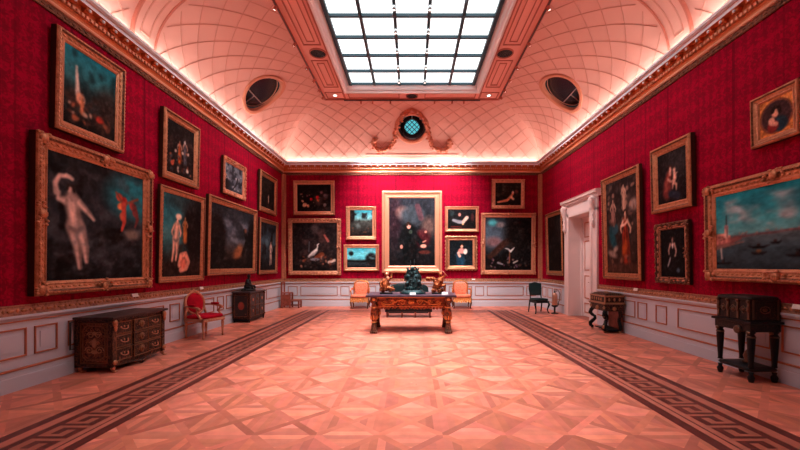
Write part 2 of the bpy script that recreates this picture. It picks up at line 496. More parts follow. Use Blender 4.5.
def dado(side, x0, x1, panels, idx, gaps=()):
    segs = []
    cur = x0
    for g0, g1 in gaps:
        segs.append((cur, g0)); cur = g1
    segs.append((cur, x1))
    W = wall_frame(side)
    b = MB(); b.mat = W
    for a, c in segs: b.box(a, c, -.016, 0, .26, .86)
    for (p0, p1) in panels: panel(b, p0, p1, .405, .765)
    struct(b.build('trim_%d' % idx, [M['dado'], M['dado_line']]))
    b = MB(); b.mat = W                                             # moulded skirting
    for a, c in segs:
        b.cur = 0
        extrude_profile(b, [(0, 0), (.045, 0), (.045, .17), (.040, .185)], a, c)
        extrude_profile(b, [(0, .185), (.036, .185), (.034, .245), (.04, .25)], a, c)
        b.cur = 1
        extrude_profile(b, [(0, .25), (.042, .25), (.046, .258), (.042, .270), (.02, .275), (0, .275)], a, c)
    struct(b.build('baseboard_%s' % side, [M['dado'], M['dado_line']]))
    b = MB(); b.mat = W                                             # chair rail: white ledge, gilt band of carved leaves
    for a, c in segs:
        b.cur = 1; extrude_profile(b, [(0, .845), (.028, .845), (.033, .852), (.028, .862), (0, .862)], a, c)
        b.cur = 0; extrude_profile(b, [(0, .862), (.03, .862), (.045, .885), (.06, .90), (.06, .925), (.05, .93), (0, .93)], a, c)
        b.cur = 2; extrude_profile(b, [(0, .93), (.05, .93), (.045, .95), (.026, 1.03), (.034, 1.04), (.034, 1.055), (0, 1.055)], a, c)
        b.cur = 3
        n = int((c-a)/.16)
        for k in range(n):
            x = a+(k+.5)*(c-a)/n
            b.ball((x, -.04, .985), (.05, .012, .022), 6, 4)
            b.ball((x+.08, -.036, .985), (.02, .012, .03), 6, 4)
    struct(b.build('trim_%d' % (idx+1), [M['dado'], M['dado_line'], M['rail_gilt'], M['gold']]))

def px_back(p): return (p-412)/26.3
small = lambda a, b: (a, b)
dado('back', -XW, XW, [(px_back(a), px_back(b)) for a, b in ((288, 297.5), (300.5, 337.5), (340.5, 349.5), (353, 376), (379.5, 446), (449, 472), (475, 484), (487, 523.5), (526.5, 536))], 1)
dado('left', YF+.0, YB, [(-2.4, .2), (.35, .7), (.85, 2.45), (2.6, 4.70), (4.80, 5.11), (5.27, 7.3), (7.48, 7.80), (7.95, 9.15), (9.30, 9.62), (9.75, 11.8), (11.95, 12.3), (12.42, 13.9)], 3)
dado('right', -YB, -YF, [(-13.9, -13.5), (-13.35, -12.9), (-12.75, -12.15), (-9.55, -9.0), (-8.79, -8.12), (-8.03, -7.71), (-7.43, -7.11), (-6.82, -5.05), (-4.90, -4.45), (-4.3, -2.2), (-2, .5)], 5, gaps=((-11.82, -9.79),))
dado('front', -XW, XW, [(-4.6, -2.2), (-2, 2), (2.2, 4.6)], 7)

# gilt fillets up the corners of the red cloth and round its top edge
def fillet():
    b = MB()
    for (side, pts) in (('back', (-XW+.07, XW-.07)), ('left', (YB-.09,)), ('right', (-YB+.09,))):
        b.mat = wall_frame(side)
        for x in pts:
            b.box(x-.055, x+.055, -.03, 0, 1.055, 5.02)
            b.box(x-.03, x+.03, -.045, 0, 1.055, 5.02)
            for k in range(44):
                z = 1.1+k*.09
                b.ball((x, -.045, z), (.02, .01, .03), 6, 4)
    struct(b.build('trim_9', M['gold_pale']))
fillet()

# ------------------------------------------------------------------ CORNICE
def ring(b, prof, cur, smooth=False):
    """profile (inset from the wall, z) swept round the four walls with mitred corners"""
    b.cur = cur
    vs, fs = [], []
    for d, z in prof:
        vs += [(-XW+d, YF+d, z), (XW-d, YF+d, z), (XW-d, YB-d, z), (-XW+d, YB-d, z)]
    for i in range(len(prof)-1):
        for k in range(4):
            k2 = (k+1) % 4
            fs.append((i*4+k, i*4+k2, (i+1)*4+k2, (i+1)*4+k))
    b.add(vs, fs, smooth)
def cornice():
    b = MB()
    ring(b, [(0, 4.99), (.025, 4.99), (.03, 5.0), (.03, 5.075)], 0)                 # dark carved strip
    ring(b, [(.03, 5.075), (.055, 5.08), (.065, 5.10), (.06, 5.125), (.04, 5.13)], 1)   # light fillet
    ring(b, [(.04, 5.13), (.045, 5.17), (.06, 5.195), (.06, 5.205)], 2)
    ring(b, [(.06, 5.205), (.075, 5.205), (.075, 5.245), (.085, 5.25)], 2)
    ring(b, [(.085, 5.25), (.09, 5.33), (.19, 5.335)], 2)
    ring(b, [(.19, 5.335), (.195, 5.375), (.21, 5.38)], 3)
    ring(b, [(.21, 5.38), (.212, 5.39)], 4)
    ring(b, [(.212, 5.39), (.25, 5.41), (.252, 5.455), (.22, 5.455), (.20, 5.39), (.0, 5.39)], 3)
    def along(side, a, c, d0):
        L = c-a
        b.mat = wall_frame(side)
        b.cur = 1
        n = int(L/.075)
        for k in range(n):                         # dentils
            x = a+(k+.5)*L/n
            b.box(x-.022, x+.022, -.105, -.06, 5.205, 5.248)
        n = int(L/.235)
        for k in range(n):                         # leaf brackets, each with a pale bead
            x = a+(k+.5)*L/n
            b.cur = 5
            b.box(x-.05, x+.05, -.165, -.08, 5.285, 5.334)
            b.box(x-.04, x+.04, -.125, -.08, 5.262, 5.285)
            b.cur = 3
            b.ball((x, -.172, 5.30), (.024, .02, .024), 6, 4)
        b.cur = 0
        n = int(L/.11)
        for k in range(n):                         # leaves of the lowest strip
            x = a+(k+.5)*L/n
            b.ball((x, -.03, 5.035), (.04, .012, .02), 6, 4)
        b.mat = None
    along('back', -XW+.2, XW-.2, 0); along('left', 3.2, YB-.2, 0); along('right', -YB+.2, -3.2, 0)
    struct(b.build('trim_10', [M['gold_dark'], M['gold_light'], M['orange_gilt'], M['white'], M['dado_line'], M['orange_gilt']]))
cornice()

# ------------------------------------------------------------------ COVED CEILING
class Cove:
    def __init__(self, side):
        self.side = side
    def p(self, u, th):
        c, s = RX*math.cos(th), RZ*math.sin(th)
        if self.side == 'left': return Vector((-FX-c, u, COVE_Z+s))
        if self.side == 'right': return Vector((FX+c, u, COVE_Z+s))
        if self.side == 'back': return Vector((u, FYB+(YB-CIN-FYB)*math.cos(th), COVE_Z+s))
        return Vector((u, FYF-(FYF-YF-CIN)*math.cos(th), COVE_Z+s))
    def rng(self, th):
        c = math.cos(th)
        if self.side in ('left', 'right'): return FYF-(FYF-YF-CIN)*c, FYB+(YB-CIN-FYB)*c
        return -(FX+RX*c), FX+RX*c
    def n(self, u, th):                 # towards the room
        e = 1e-3
        a = self.p(u+e, th)-self.p(u-e, th); t = self.p(u, th+e)-self.p(u, th-e)
        nn = a.cross(t).normalized()
        return nn if nn.dot(Vector((0, 6, 3))-self.p(u, th)) > 0 else -nn
COVES = {s: Cove(s) for s in ('left', 'right', 'back', 'front')}
_arc = [0.0]
for i in range(1, 91):
    a, b_ = math.radians(i-1), math.radians(i)
    _arc.append(_arc[-1]+math.hypot(RX*(math.cos(a)-math.cos(b_)), RZ*(math.sin(b_)-math.sin(a))))
def th_at(v):
    for i in range(90):
        if _arc[i+1] >= v: return math.radians(i+(v-_arc[i])/(_arc[i+1]-_arc[i]))
    return PI/2
VTOT = _arc[-1]
WR = 0.53
WIN = {'left': (10.56, math.radians(43)), 'right': (10.50, math.radians(43)), 'back': (0.0, math.radians(47))}

def cove_mesh():
    b = MB(); b.smooth = True
    for s, cv in COVES.items():
        NT, NU = 28, (150 if s in ('left', 'right') else 100)
        wc = cv.p(*WIN[s]) if s in WIN else None
        P = []
        for i in range(NT+1):
            th = (PI/2)*i/NT
            a, c = cv.rng(th)
            P.append([cv.p(a+(c-a)*k/NU, th) for k in range(NU+1)])
        vs = [q for r in P for q in r]; fs = []
        for i in range(NT):
            for k in range(NU):
                q = (P[i][k]+P[i+1][k+1])/2
                if wc is not None and (q-wc).length < (.56 if s == 'back' else .63): continue
                f = (i*(NU+1)+k, i*(NU+1)+k+1, (i+1)*(NU+1)+k+1, (i+1)*(NU+1)+k)
                fs.append(f)
        b.add(vs, fs)
    # flat border round the skylight
    b.smooth = False; b.cur = 1
    SX, SY0, SY1 = 2.07, 2.6, 11.48
    z = ZFLAT
    b.quad((-FX, FYF, z), (FX, FYF, z), (FX, SY0, z), (-FX, SY0, z))
    b.quad((-FX, SY1, z), (FX, SY1, z), (FX, FYB, z), (-FX, FYB, z))
    b.quad((-FX, SY0, z), (-SX, SY0, z), (-SX, SY1, z), (-FX, SY1, z))
    b.quad((SX, SY0, z), (FX, SY0, z), (FX, SY1, z), (SX, SY1, z))
    o = b.build('ceiling', [M['cove'], M['band']]); struct(o)
    return o
ceiling = cove_mesh()

ARCH = (6.32, 6.86)
def ribs():
    b = MB(); b.smooth = True
    PIT = 0.57; NS = 22
    def polyline(cv, pts):
        vs, fs = [], []
        n = len(pts)
        for i, (u, th) in enumerate(pts):
            p = cv.p(u, th); nn = cv.n(u, th)
            q0 = cv.p(*pts[max(i-1, 0)]); q1 = cv.p(*pts[min(i+1, n-1)])
            t = (q1-q0).normalized(); sd = nn.cross(t).normalized()
            vs += [p+sd*.012-nn*.004, p+nn*.014, p-sd*.012-nn*.004]
        for i in range(n-1):
            for k in range(2):
                fs.append((i*3+k, i*3+k+1, (i+1)*3+k+1, (i+1)*3+k))
        b.add(vs, fs, True)
    for s in ('left', 'right', 'back'):
        cv = COVES[s]
        wc = cv.p(*WIN[s])
        lo, hi = cv.rng(0.0)
        if s != 'back': lo = 2.0
        k0, k1 = int((lo-VTOT)/PIT)-1, int((hi+VTOT)/PIT)+1
        for k in range(k0, k1+1):
            for sg in (1, -1):
                run = []
                for i in range(NS*2+1):
                    v = .10+(VTOT-.12)*i/(NS*2); th = th_at(v)
                    u = k*PIT+sg*v+(.0 if s == 'back' else .1)
                    a, c = cv.rng(th)
                    ok = max(a, lo)+.02 < u < c-.02 and (cv.p(u, th)-wc).length > WR+.2
                    if s != 'back' and ARCH[0]-.12 < u < ARCH[1]+.12: ok = False
                    if s == 'back' and v < .34 and abs(u) < 1.75: ok = False
                    if s == 'back' and (cv.p(u, th)-wc).length < 1.0 and v < 1.0: ok = False
                    if ok: run.append((u, th))
                    else:
                        if len(run) > 1: polyline(cv, run)
                        run = []
                if len(run) > 1: polyline(cv, run)
    return struct(b.build('trim_11', M['rib']))
ribs()

def arches():
    b = MB()
    for s in ('left', 'right'):
        cv = COVES[s]
        def strip(u0, u1, h, cur, t0=.0, t1=PI/2):
            b.cur = cur
            vs, fs = [], []
            n = 22
            for i in range(n+1):
                th = t0+(t1-t0)*i/n
                nn = cv.n(6, th)
                for u, hh in ((u0, -.01), (u0, h), (u1, h), (u1, -.01)):
                    vs.append(cv.p(u, th)+nn*hh)
            for i in range(n):
                for k in range(3): fs.append((i*4+k, i*4+k+1, (i+1)*4+k+1, (i+1)*4+k))
            fs += [(0, 1, 2, 3), (n*4+3, n*4+2, n*4+1, n*4)]
            b.add(vs, fs, False)
        a, c = ARCH
        strip(a, c, .035, 0)
        strip(a-.018, a+.018, .055, 1); strip(c-.018, c+.018, .055, 1)
        strip(a+.15, a+.175, .045, 2, .14); strip(c-.175, c-.15, .045, 2, .14); strip(a+.15, c-.15, .045, 2, .14, .16)
    return struct(b.build('trim_12', [M['cove'], M['band_line'], M['rib']]))
arches()

def band_mouldings():
    b = MB()
    def rect(x0, x1, y0, y1, w=.025, h=.02):
        z = ZFLAT
        b.box(x0, x1, y0, y0+w, z-h, z); b.box(x0, x1, y1-w, y1, z-h, z)
        b.box(x0, x0+w, y0, y1, z-h, z); b.box(x1-w, x1, y0, y1, z-h, z)
    for s in (-1, 1):
        xs = sorted((s*2.22, s*2.66))
        for y0, y1 in ((9.72, 11.2), (7.2, 9.05), (4.9, 6.85), (2.8, 4.6)):
            rect(xs[0], xs[1], y0, y1)
            rect(xs[0]+.12, xs[1]-.12, y0+.14, y1-.14, .018)
        x = s*2.84
        b.box(min(x, x-s*.05), max(x, x-s*.05), FYF, FYB, ZFLAT-.04, ZFLAT)
        x = s*2.78-s*.62
        b.box(min(x, x-s*.03), max(x, x-s*.03), 2.6, FYB, ZFLAT-.025, ZFLAT)
        xs = sorted((s*2.16, s*2.72)); rect(xs[0], xs[1], 11.52, 11.97)
    b.box(-FX, FX, FYB-.05, FYB, ZFLAT-.04, ZFLAT)
    for x0, x1 in ((-2.02, -.4), (.4, 2.02)): rect(x0, x1, 11.58, 11.92)
    struct(b.build('trim_13', M['band_line']))
band_mouldings()

# ------------------------------------------------------------------ SKYLIGHT (window_1)
def skylight():
    SX, SY0, SY1 = 2.07, 2.6, 11.48
    GX, GY1, GZ = 1.92, 11.40, CAMZ+5.62
    rows = 11
    GY0 = GY1-rows*.785
    root = bpy.data.objects.new('window_1', None); COL.objects.link(root); struct(root)
    b = MB(); b.quad((-GX, GY0, GZ), (-GX, GY1, GZ), (GX, GY1, GZ), (GX, GY0, GZ)); b.build('pane', M['sky'], root)
    b = MB()
    prof = [(0, ZFLAT-.03), (0, ZFLAT-.05), (.05, ZFLAT-.05), (.06, ZFLAT), (.10, ZFLAT+.02), (.15, ZFLAT+.14), (.15, GZ+.02)]
    vs, fs = [], []
    for d, z in prof:
        d -= .04
        vs += [(-SX+d, SY0+d, z), (SX-d, SY0+d, z), (SX-d, SY1-d, z), (-SX+d, SY1-d, z)]
    vs[-4:] = [(-GX, GY0, GZ+.01), (GX, GY0, GZ+.01), (GX, GY1, GZ+.01), (-GX, GY1, GZ+.01)]
    for i in range(len(prof)-1):
        for k in range(4):
            k2 = (k+1) % 4; fs.append((i*4+k, i*4+k2, (i+1)*4+k2, (i+1)*4+k))
    b.add(vs, fs, False)
    b.build('window_frame', M['frame_white'], root)
    b = MB()
    for i in range(6):
        x = -GX+2*GX*i/5; w = .07 if 0 < i < 5 else .09
        x = min(max(x, -GX+.03), GX-.03)
        b.box(x-w/2, x+w/2, GY0, GY1, GZ-.09, GZ-.005)
    for j in range(rows+1):
        y = GY1-j*.785; y = min(y, GY1-.03)
        b.box(-GX, GX, y-.03, y+.03, GZ-.075, GZ-.006)
    b.build('glazing_bar', M['bar'], root)
    return GX, GY1, GZ
GX, GY1, GZ = skylight()

# ------------------------------------------------------------------ ROUND WINDOWS IN THE COVE
def round_window(s, name):
    WR = 0.53 if s == 'back' else 0.60
    cv = COVES[s]; u, th = WIN[s]
    c = cv.p(u, th); nn = cv.n(u, th)
    a = Vector((0, 1, 0)) if s != 'back' else Vector((1, 0, 0))
    t = nn.cross(a).normalized()
    if t.z < 0: t = -t
    R = Matrix((a, t, nn)).transposed().to_4x4()
    Mx = Matrix.Translation(c) @ R
    root = bpy.data.objects.new(name, None); COL.objects.link(root); struct(root)
    sag = lambda x, y: y*y/(2*1.75)
    b = MB(); b.mat = Mx
    b.lathe([(WR+.10, -.03), (WR+.10, .01), (WR+.08, .03), (WR+.04, .035), (WR+.02, .02), (WR, .03), (WR-.015, .02), (WR-.03, -.06)], 48, caps=False, off=sag)
    b.build('window_frame', M['swag' if s == 'back' else 'orange_pale'], root)
    if s == 'back':
        # splayed well running back to an upright pane
        vd = Vector((0, c.y, c.z-CAMZ)).normalized()
        pc = c+vd*.34
        n = 48
        def loop(f):
            out = []
            for k in range(n):
                an = 2*PI*k/n
                x, y = (WR-.03)*math.cos(an), (WR-.03)*math.sin(an)
                p0 = c+a*x+t*y+nn*(sag(x, y)-.01)
                p1 = pc+Vector((.42*math.cos(an), 0, .42*math.sin(an)))
                out.append(p0*(1-f)+p1*f)
            return out
        l0, l1 = loop(0), loop(1)
        b = MB(); b.add(l0+l1, [(k, (k+1) % n, n+(k+1) % n, n+k) for k in range(n)], True); b.build('reveal', M['well'], root)
        Mx = Matrix.Translation(pc) @ Matrix.Rotation(PI/2, 4, 'X')      # local z towards the room
        b = MB(); b.mat = Mx
        b.lathe([(.425, .0), (.275, .02), (.275, -.02)], 48, caps=False)
        b.build('inner_ring', M['glass_dark'], root)
        b = MB(); b.mat = Mx
        b.lathe([(.301, -.01), (.0005, -.01)], 40, caps=False); b.build('pane', M['glass_teal'], root)
        b = MB(); b.mat = Mx
        for sg in (1, -1):
            for k in range(-2, 3):
                d = k*.125; L = math.sqrt(max(.28**2-d*d, .001))
                dx, dy = math.cos(sg*PI/4), math.sin(sg*PI/4)
                b.tube([(-dy*d-dx*L, dx*d-dy*L, .0), (-dy*d+dx*L, dx*d+dy*L, .0)], .014, 5)
        b.build('lattice', M['bar'], root)
        b = MB(); b.mat = Mx
        b.box(-.012, .012, .32, .42, .015, .03); b.build('latch', M['white'], root)
    else:
        b = MB(); b.mat = Mx
        b.lathe([(WR-.03, -.0), (WR-.03, -.06)], 48, caps=False, off=sag)
        b.lathe([(WR-.03, -.06), (WR-.035, -.10)], 48, caps=False)
        b.build('reveal', M['orange_pale'], root)
        b = MB(); b.mat = Mx
        b.lathe([(WR-.03, -.09), (.0005, -.09)], 48, caps=False); b.build('pane', M['glass_dark'], root)
        b = MB(); b.mat = Mx
        y = -.22; L = math.sqrt((WR-.05)**2-y*y)
        b.box(-L, L, y-.015, y+.015, -.09, -.07)
        b.box(-.015, .015, -(WR-.06), y, -.09, -.072)
        b.build('mullion', M['mullion'], root)
round_window('left', 'window_2'); round_window('right', 'window_3'); round_window('back', 'window_4')

def garland():
    """carved leaf garland looping over the round window"""
    cv = COVES['back']; b = MB(); b.smooth = True
    pts = [(375, 140), (373.5, 145), (377, 149.5), (384, 150.5), (391, 147), (394.5, 139), (396, 130), (399, 120), (404, 112.5), (412, 108.5)]
    pts = pts+[(824-x, y) for x, y in reversed(pts[:-1])]
    # walk each image direction onto the cove surface
    def onto(px, py):
        lo, hi = 0.02, PI/2-.02
        for _ in range(40):
            m = (lo+hi)/2; p = cv.p(0, m)
            if 265.5-(p.z-CAMZ)*370/p.y > py: lo = m
            else: hi = m
        p = cv.p(0, lo); return ((px-412)*p.y/370, lo)
    path = []
    for i in range(len(pts)-1):
        for k in range(4):
            f = k/4; path.append((pts[i][0]+f*(pts[i+1][0]-pts[i][0]), pts[i][1]+f*(pts[i+1][1]-pts[i][1])))
    r = random.Random(3)
    P = [onto(*q) for q in path]
    b.tube([cv.p(u, th)+cv.n(u, th)*.03 for u, th in P], .055, 7)
    for i, (u, th) in enumerate(P):
        c = cv.p(u, th)+cv.n(u, th)*.06
        for k in range(3):
            d = Vector((r.uniform(-.08, .08), r.uniform(-.02, .03), r.uniform(-.08, .08)))
            b.ball(c+d, (r.uniform(.035, .055), .03, r.uniform(.03, .045)), 6, 4)
    for sx in (-1, 1):
        u, th = P[0] if sx < 0 else P[-1]
        b.ball(cv.p(u, th)+cv.n(u, th)*.05, .09, 8, 6)
    struct(b.build('trim_14', M['swag']))
    b = MB()
    z0 = COVE_Z+.02
    b.box(-1.7, 1.7, YB-CIN-.035, YB-CIN+.02, z0, z0+.24); b.box(-1.74, 1.74, YB-CIN-.055, YB-CIN+.02, z0+.22, z0+.27)
    struct(b.build('trim_15', M['cove'], bevel=.008))
garland()

# ------------------------------------------------------------------ DOORWAY (door_1)
def doorway():
    root = bpy.data.objects.new('door_1', None); COL.objects.link(root); struct(root)
    W = wall_frame('right')
    x0, x1 = -DY1, -DY0
    b = MB(); b.mat = W                                    # architrave
    a = .36
    for (p0, p1) in ((x0-a, x0), (x1, x1+a)):
        b.box(p0, p1, -.06, .0, 0, DZ+.06)
    b.box(x0-a, x1+a, -.06, 0, DZ, DZ+.38)
    inner = .10
    b.box(x0-inner, x0, -.085, 0, 0, DZ+inner); b.box(x1, x1+inner, -.085, 0, 0, DZ+inner); b.box(x0-inner, x1+inner, -.085, 0, DZ, DZ+inner)
    b.box(x0-inner-.06, x0-inner-.03, -.075, 0, 0, DZ+inner+.04); b.box(x1+inner+.03, x1+inner+.06, -.075, 0, 0, DZ+inner+.04)
    b.build('architrave', M['marble'], root, bevel=.006)
    b = MB(); b.mat = W                                    # shelf cornice
    extrude_profile(b, [(0, DZ+.36), (.07, DZ+.36), (.085, DZ+.40), (.11, DZ+.44), (.15, DZ+.455), (.15, DZ+.50), (.165, DZ+.53), (0, DZ+.54)], x0-a-.10, x1+a+.12)
    n = 26
    for k in range(n):
        x = x0-a-.1+(k+.5)*(x1-x0+2*a+.2)/n
        b.box(x-.018, x+.018, -.12, 0, DZ+.395, DZ+.435)
    b.build('cornice', M['marble'], root)
    for (xc) in (x0-a+.12, x1+a-.12):                      # carved consoles
        b = MB(); b.mat = W; b.smooth = True
        pts = [(-.10, DZ+.34), (-.145, DZ+.26), (-.12, DZ+.14), (-.085, DZ-.05), (-.085, DZ-.22), (-.10, DZ-.36), (-.075, DZ-.47)]
        b.tube([(xc, y, z) for y, z in pts], [.075, .085, .075, .06, .055, .06, .03], 10)
        for k in range(9):
            b.ball((xc+(.03 if k % 2 else -.03), -.14+.004*k, DZ+.28-.08*k), (.035, .03, .045), 6, 5)
        b.ball((xc, -.16, DZ+.30), (.08, .06, .06), 10, 6)
        b.build('bracket', M['marble'], root)
    b = MB()                                               # reveal of the thick wall
    dx = .46
    e = .006
    b.box(XW-.05, XW+dx, DY1-e, DY1+.12, .001, DZ); b.box(XW-.05, XW+dx, DY0-.12, DY0+e, .001, DZ); b.box(XW-.05, XW+dx, DY0-.12, DY1+.12, DZ-e, DZ+.12)
    b.build('reveal', M['marble'], root)
    b = MB(); b.mat = W                                    # mouldings on the reveal and inner frame
    b.box(x0, x0+.05, .30, .40, 0, DZ); b.box(x1-.05, x1, .30, .40, 0, DZ); b.box(x0, x1, .30, .40, DZ-.05, DZ)
    b.build('door_frame', M['marble'], root)
    for (p0, p1) in ((x0+.05, (x0+x1)/2), ((x0+x1)/2, x1-.05)):       # two panelled leaves
        b = MB(); b.mat = W
        b.cur = 0; b.box(p0+.003, p1-.003, .36, .40, .01, DZ-.05)
        old = b.mat
        for z0, z1 in ((.12, .42), (.55, 1.25), (1.4, 2.3), (2.4, 2.86)):
            b.mat = old @ Matrix.Translation(((p0+p1)/2, .36, z0))
            b.cur = 1; b.frame_sweep(p1-p0-.2, z1-z0, [(0, 0), (0, .014), (.02, .018), (.03, .0)])
            b.cur = 0; b.box(-(p1-p0)/2+.17, (p1-p0)/2-.17, -.01, 0, .08, z1-z0-.08)
        b.mat = old
        leaf = b.build('door_leaf', [M['marble'], M['dado_line']], root)
        if p0 < x0+.1:
            b = MB(); b.mat = W; b.box(p1-.16, p1-.05, .335, .36, 1.70, 2.02); b.build('lock_plate', M['dark_metal'], leaf, bevel=.004)
            b = MB(); b.mat = W; b.tube([(p1-.08, .36, 1.05), (p1-.08, .31, 1.05), (p1-.18, .30, 1.05)], .012, 8); b.build('handle', M['brass'], leaf)
    b = MB(); b.box(XW+.0, XW+dx, DY0, DY1, -.02, .0); b.build('threshold', M['brown_wood'], root)
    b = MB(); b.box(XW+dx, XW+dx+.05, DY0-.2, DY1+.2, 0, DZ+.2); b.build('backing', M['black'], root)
doorway()

# ------------------------------------------------------------------ PICTURES
class Paint:
    """brushwork on a small grid of points; x runs 0..1 across, y 0..1 down, radii in picture heights"""
    def __init__(self, w, h, seed, cell=0.017):
        self.asp = w/h
        self.nx = int(min(150, max(44, w/cell))); self.ny = int(min(150, max(44, h/cell)))
        X, Y = np.meshgrid(np.linspace(0, 1, self.nx+1), np.linspace(0, 1, self.ny+1))
        self.X, self.Y = X*self.asp, Y
        self.r = np.random.RandomState(seed)
        self.C = np.zeros(X.shape+(3,))
    def noise(self, fx, fy, oct=3):
        out = np.zeros(self.X.shape); amp = 1.0; tot = 0
        for o in range(oct):
            gx, gy = int(fx*2**o)+2, int(fy*2**o)+2
            g = self.r.rand(gy+1, gx+1)
            px = self.X/self.asp*(gx-1e-3); py = self.Y*(gy-1e-3)
            ix, iy = px.astype(int), py.astype(int)
            ax, ay = px-ix, py-iy
            ax, ay = ax*ax*(3-2*ax), ay*ay*(3-2*ay)
            ix = np.minimum(ix, gx-1); iy = np.minimum(iy, gy-1)
            out += amp*((g[iy, ix]*(1-ax)+g[iy, ix+1]*ax)*(1-ay)+(g[iy+1, ix]*(1-ax)+g[iy+1, ix+1]*ax)*ay)
            tot += amp; amp *= .55
        return out/tot
    def grad(self, stops):
        ys = [s[0] for s in stops]
        for k in range(3): self.C[..., k] = np.interp(self.Y, ys, [s[1][k] for s in stops])
        return self
    def mix(self, a, col):
        a = np.clip(a, 0, 1)[..., None]
        self.C = self.C*(1-a)+np.array(col, float)*a
        return self
    def cloud(self, col, fx, fy, lo, hi, y0=0, y1=1, x0=0, x1=1, a=1.0):
        n = self.noise(fx, fy)
        m = np.clip((n-lo)/(hi-lo), 0, 1)
        xx = self.X/self.asp
        soft = .06
        w = np.clip((self.Y-y0)/soft+.5, 0, 1)*np.clip((y1-self.Y)/soft+.5, 0, 1)*np.clip((xx-x0)/soft+.5, 0, 1)*np.clip((x1-xx)/soft+.5, 0, 1)
        return self.mix(m*w*a, col)
    def blob(self, x, y, rx, ry, col, rot=0, soft=.35, a=1.0):
        dx, dy = self.X-x*self.asp, self.Y-y
        c, s = math.cos(rot), math.sin(rot)
        d = np.sqrt(((dx*c+dy*s)/rx)**2+((-dx*s+dy*c)/ry)**2)
        return self.mix(a*np.clip((1-d)/soft+.5, 0, 1), col)
    def stroke(self, pts, w, col, soft=.5, a=1.0):
        best = np.full(self.X.shape, 9.0)
        P = [(x*self.asp, y) for x, y in pts]
        ws = w if isinstance(w, (list, tuple)) else [w]*len(P)
        for i in range(len(P)-1):
            (x0, y0), (x1, y1) = P[i], P[i+1]
            vx, vy = x1-x0, y1-y0; L = vx*vx+vy*vy+1e-9
            t = np.clip(((self.X-x0)*vx+(self.Y-y0)*vy)/L, 0, 1)
            d = np.hypot(self.X-x0-t*vx, self.Y-y0-t*vy)/(ws[i]+t*(ws[i+1]-ws[i]))
            best = np.minimum(best, d)
        return self.mix(a*np.clip((1-best)/soft+.5, 0, 1), col)
    def dabs(self, n, x0, x1, y0, y1, r0, r1, cols, a=.9):
        for _ in range(n):
            self.blob(self.r.uniform(x0, x1), self.r.uniform(y0, y1), self.r.uniform(r0, r1), self.r.uniform(r0, r1), cols[self.r.randint(len(cols))], self.r.uniform(0, 3), .5, a)
        return self
    def figure(self, x, y, h, skin, robe=None, lean=0.0, arms=((-.12, .40), (.14, .42)), wide=1.0, legs=((-.05, .95), (.07, .93))):
        """loosely painted standing figure: x, y of the crown of the head; h height of figure"""
        A = self.asp
        q = lambda dx, dy: (x+(dx*h+lean*dy*h)/A, y+dy*h)
        mul = lambda c, k: tuple(min(255, k*v) for v in c)
        lo, hi = mul(skin, .58), mul(skin, 1.08)
        body = robe or skin
        blo, bhi = mul(body, .5), mul(body, 1.15)
        def limb(p, w, c, cl, ch):
            self.stroke(p, [k*h*wide for k in w], mul(c, .82), .8)
            off = [(a+.014*h/A, b) for a, b in p]; self.stroke(off, [k*h*wide*.55 for k in w], cl, 1.0, .65)
            off = [(a-.010*h/A, b) for a, b in p]; self.stroke(off, [k*h*wide*.45 for k in w], ch, 1.1, .75)
        for sg, (lx, ly) in zip((-1, 1), legs):
            limb([q(sg*.04, .48), q((sg*.05+lx)/2+.02, .70), q(lx, ly)], [.058, .04, .022], body, blo, bhi)
        limb([q(0, .19), q(.005, .33), q(.0, .48)], [.075, .062, .078], body, blo, bhi)
        if robe is not None:
            limb([q(-.02, .42), q(.0, .66), q(.02, .92)], [.085, .10, .11], body, blo, bhi)
            for k in range(5):
                xx = -.07+.035*k
                self.stroke([q(xx, .36), q(xx*1.4+.01, .62), q(xx*1.8, .92)], .008*h, blo if k % 2 else bhi, .9, .6)
        for sg, (ax, ay) in zip((-1, 1), arms):
            limb([q(sg*.07*wide, .20), q((sg*.07+ax)/2+sg*.05, (ay+.2)/2+.03), q(ax, ay)], [.032, .024, .015], skin, lo, hi)
        if robe is None: self.stroke([q(-.08, .49), q(.01, .52), q(.09, .48)], [.022*h, .03*h, .022*h], (110, 98, 98), .9, .8)
        self.stroke([q(0, .1), q(0, .18)], .022*h, mul(skin, .8), .8)
        self.blob(*q(0, .07), .036*h, .050*h, mul(skin, .85), soft=.7); self.blob(*q(-.01, .065), .02*h, .03*h, hi, soft=.9); self.blob(*q(.02, .085), .014*h, .03*h, lo, soft=.9, a=.7)
        self.stroke([q(-.036, .07), q(-.018, .018), q(.03, .02), q(.045, .08)], .014*h, (40, 26, 24), .8)
        return self
    def grid(self, w, h, name, parent, y, z0):
        for _ in range(1):
            P_ = np.pad(self.C, ((1, 1), (1, 1), (0, 0)), 'edge')
            self.C = (P_[:-2, 1:-1]+P_[2:, 1:-1]+P_[1:-1, :-2]+P_[1:-1, 2:]+2*P_[1:-1, 1:-1])/6
        lum = self.C.mean(-1)
        dark = np.clip((70-lum)/40, 0, 1)
        k1 = np.clip((self.noise(14, 16, 3)-.50)/.16, 0, 1); k2 = np.clip((self.noise(20, 22, 2)-.56)/.14, 0, 1)
        self.C = self.C+(dark*k1*15)[..., None]*np.array([1.0, .72, .62])+(dark*k2*11)[..., None]*np.array([.75, .9, 1.0])
        n1 = self.noise(9, 11, 4); n2 = self.noise(26, 26, 2)
        self.C = self.C*(.72+.46*n1+.26*n2)[..., None]+(self.noise(60, 60, 1)-.5)[..., None]*8
        C = np.clip(self.C, 0, 255)
        C = C*np.clip(C.mean(-1, keepdims=True)/95, .25, 1)**.28/255.0
        L = np.where(C <= .04045, C/12.92, ((C+.055)/1.055)**2.4)
        ny, nx = self.ny+1, self.nx+1
        X = (self.X/self.asp-.5)*w; Z = z0+(1-self.Y)*h
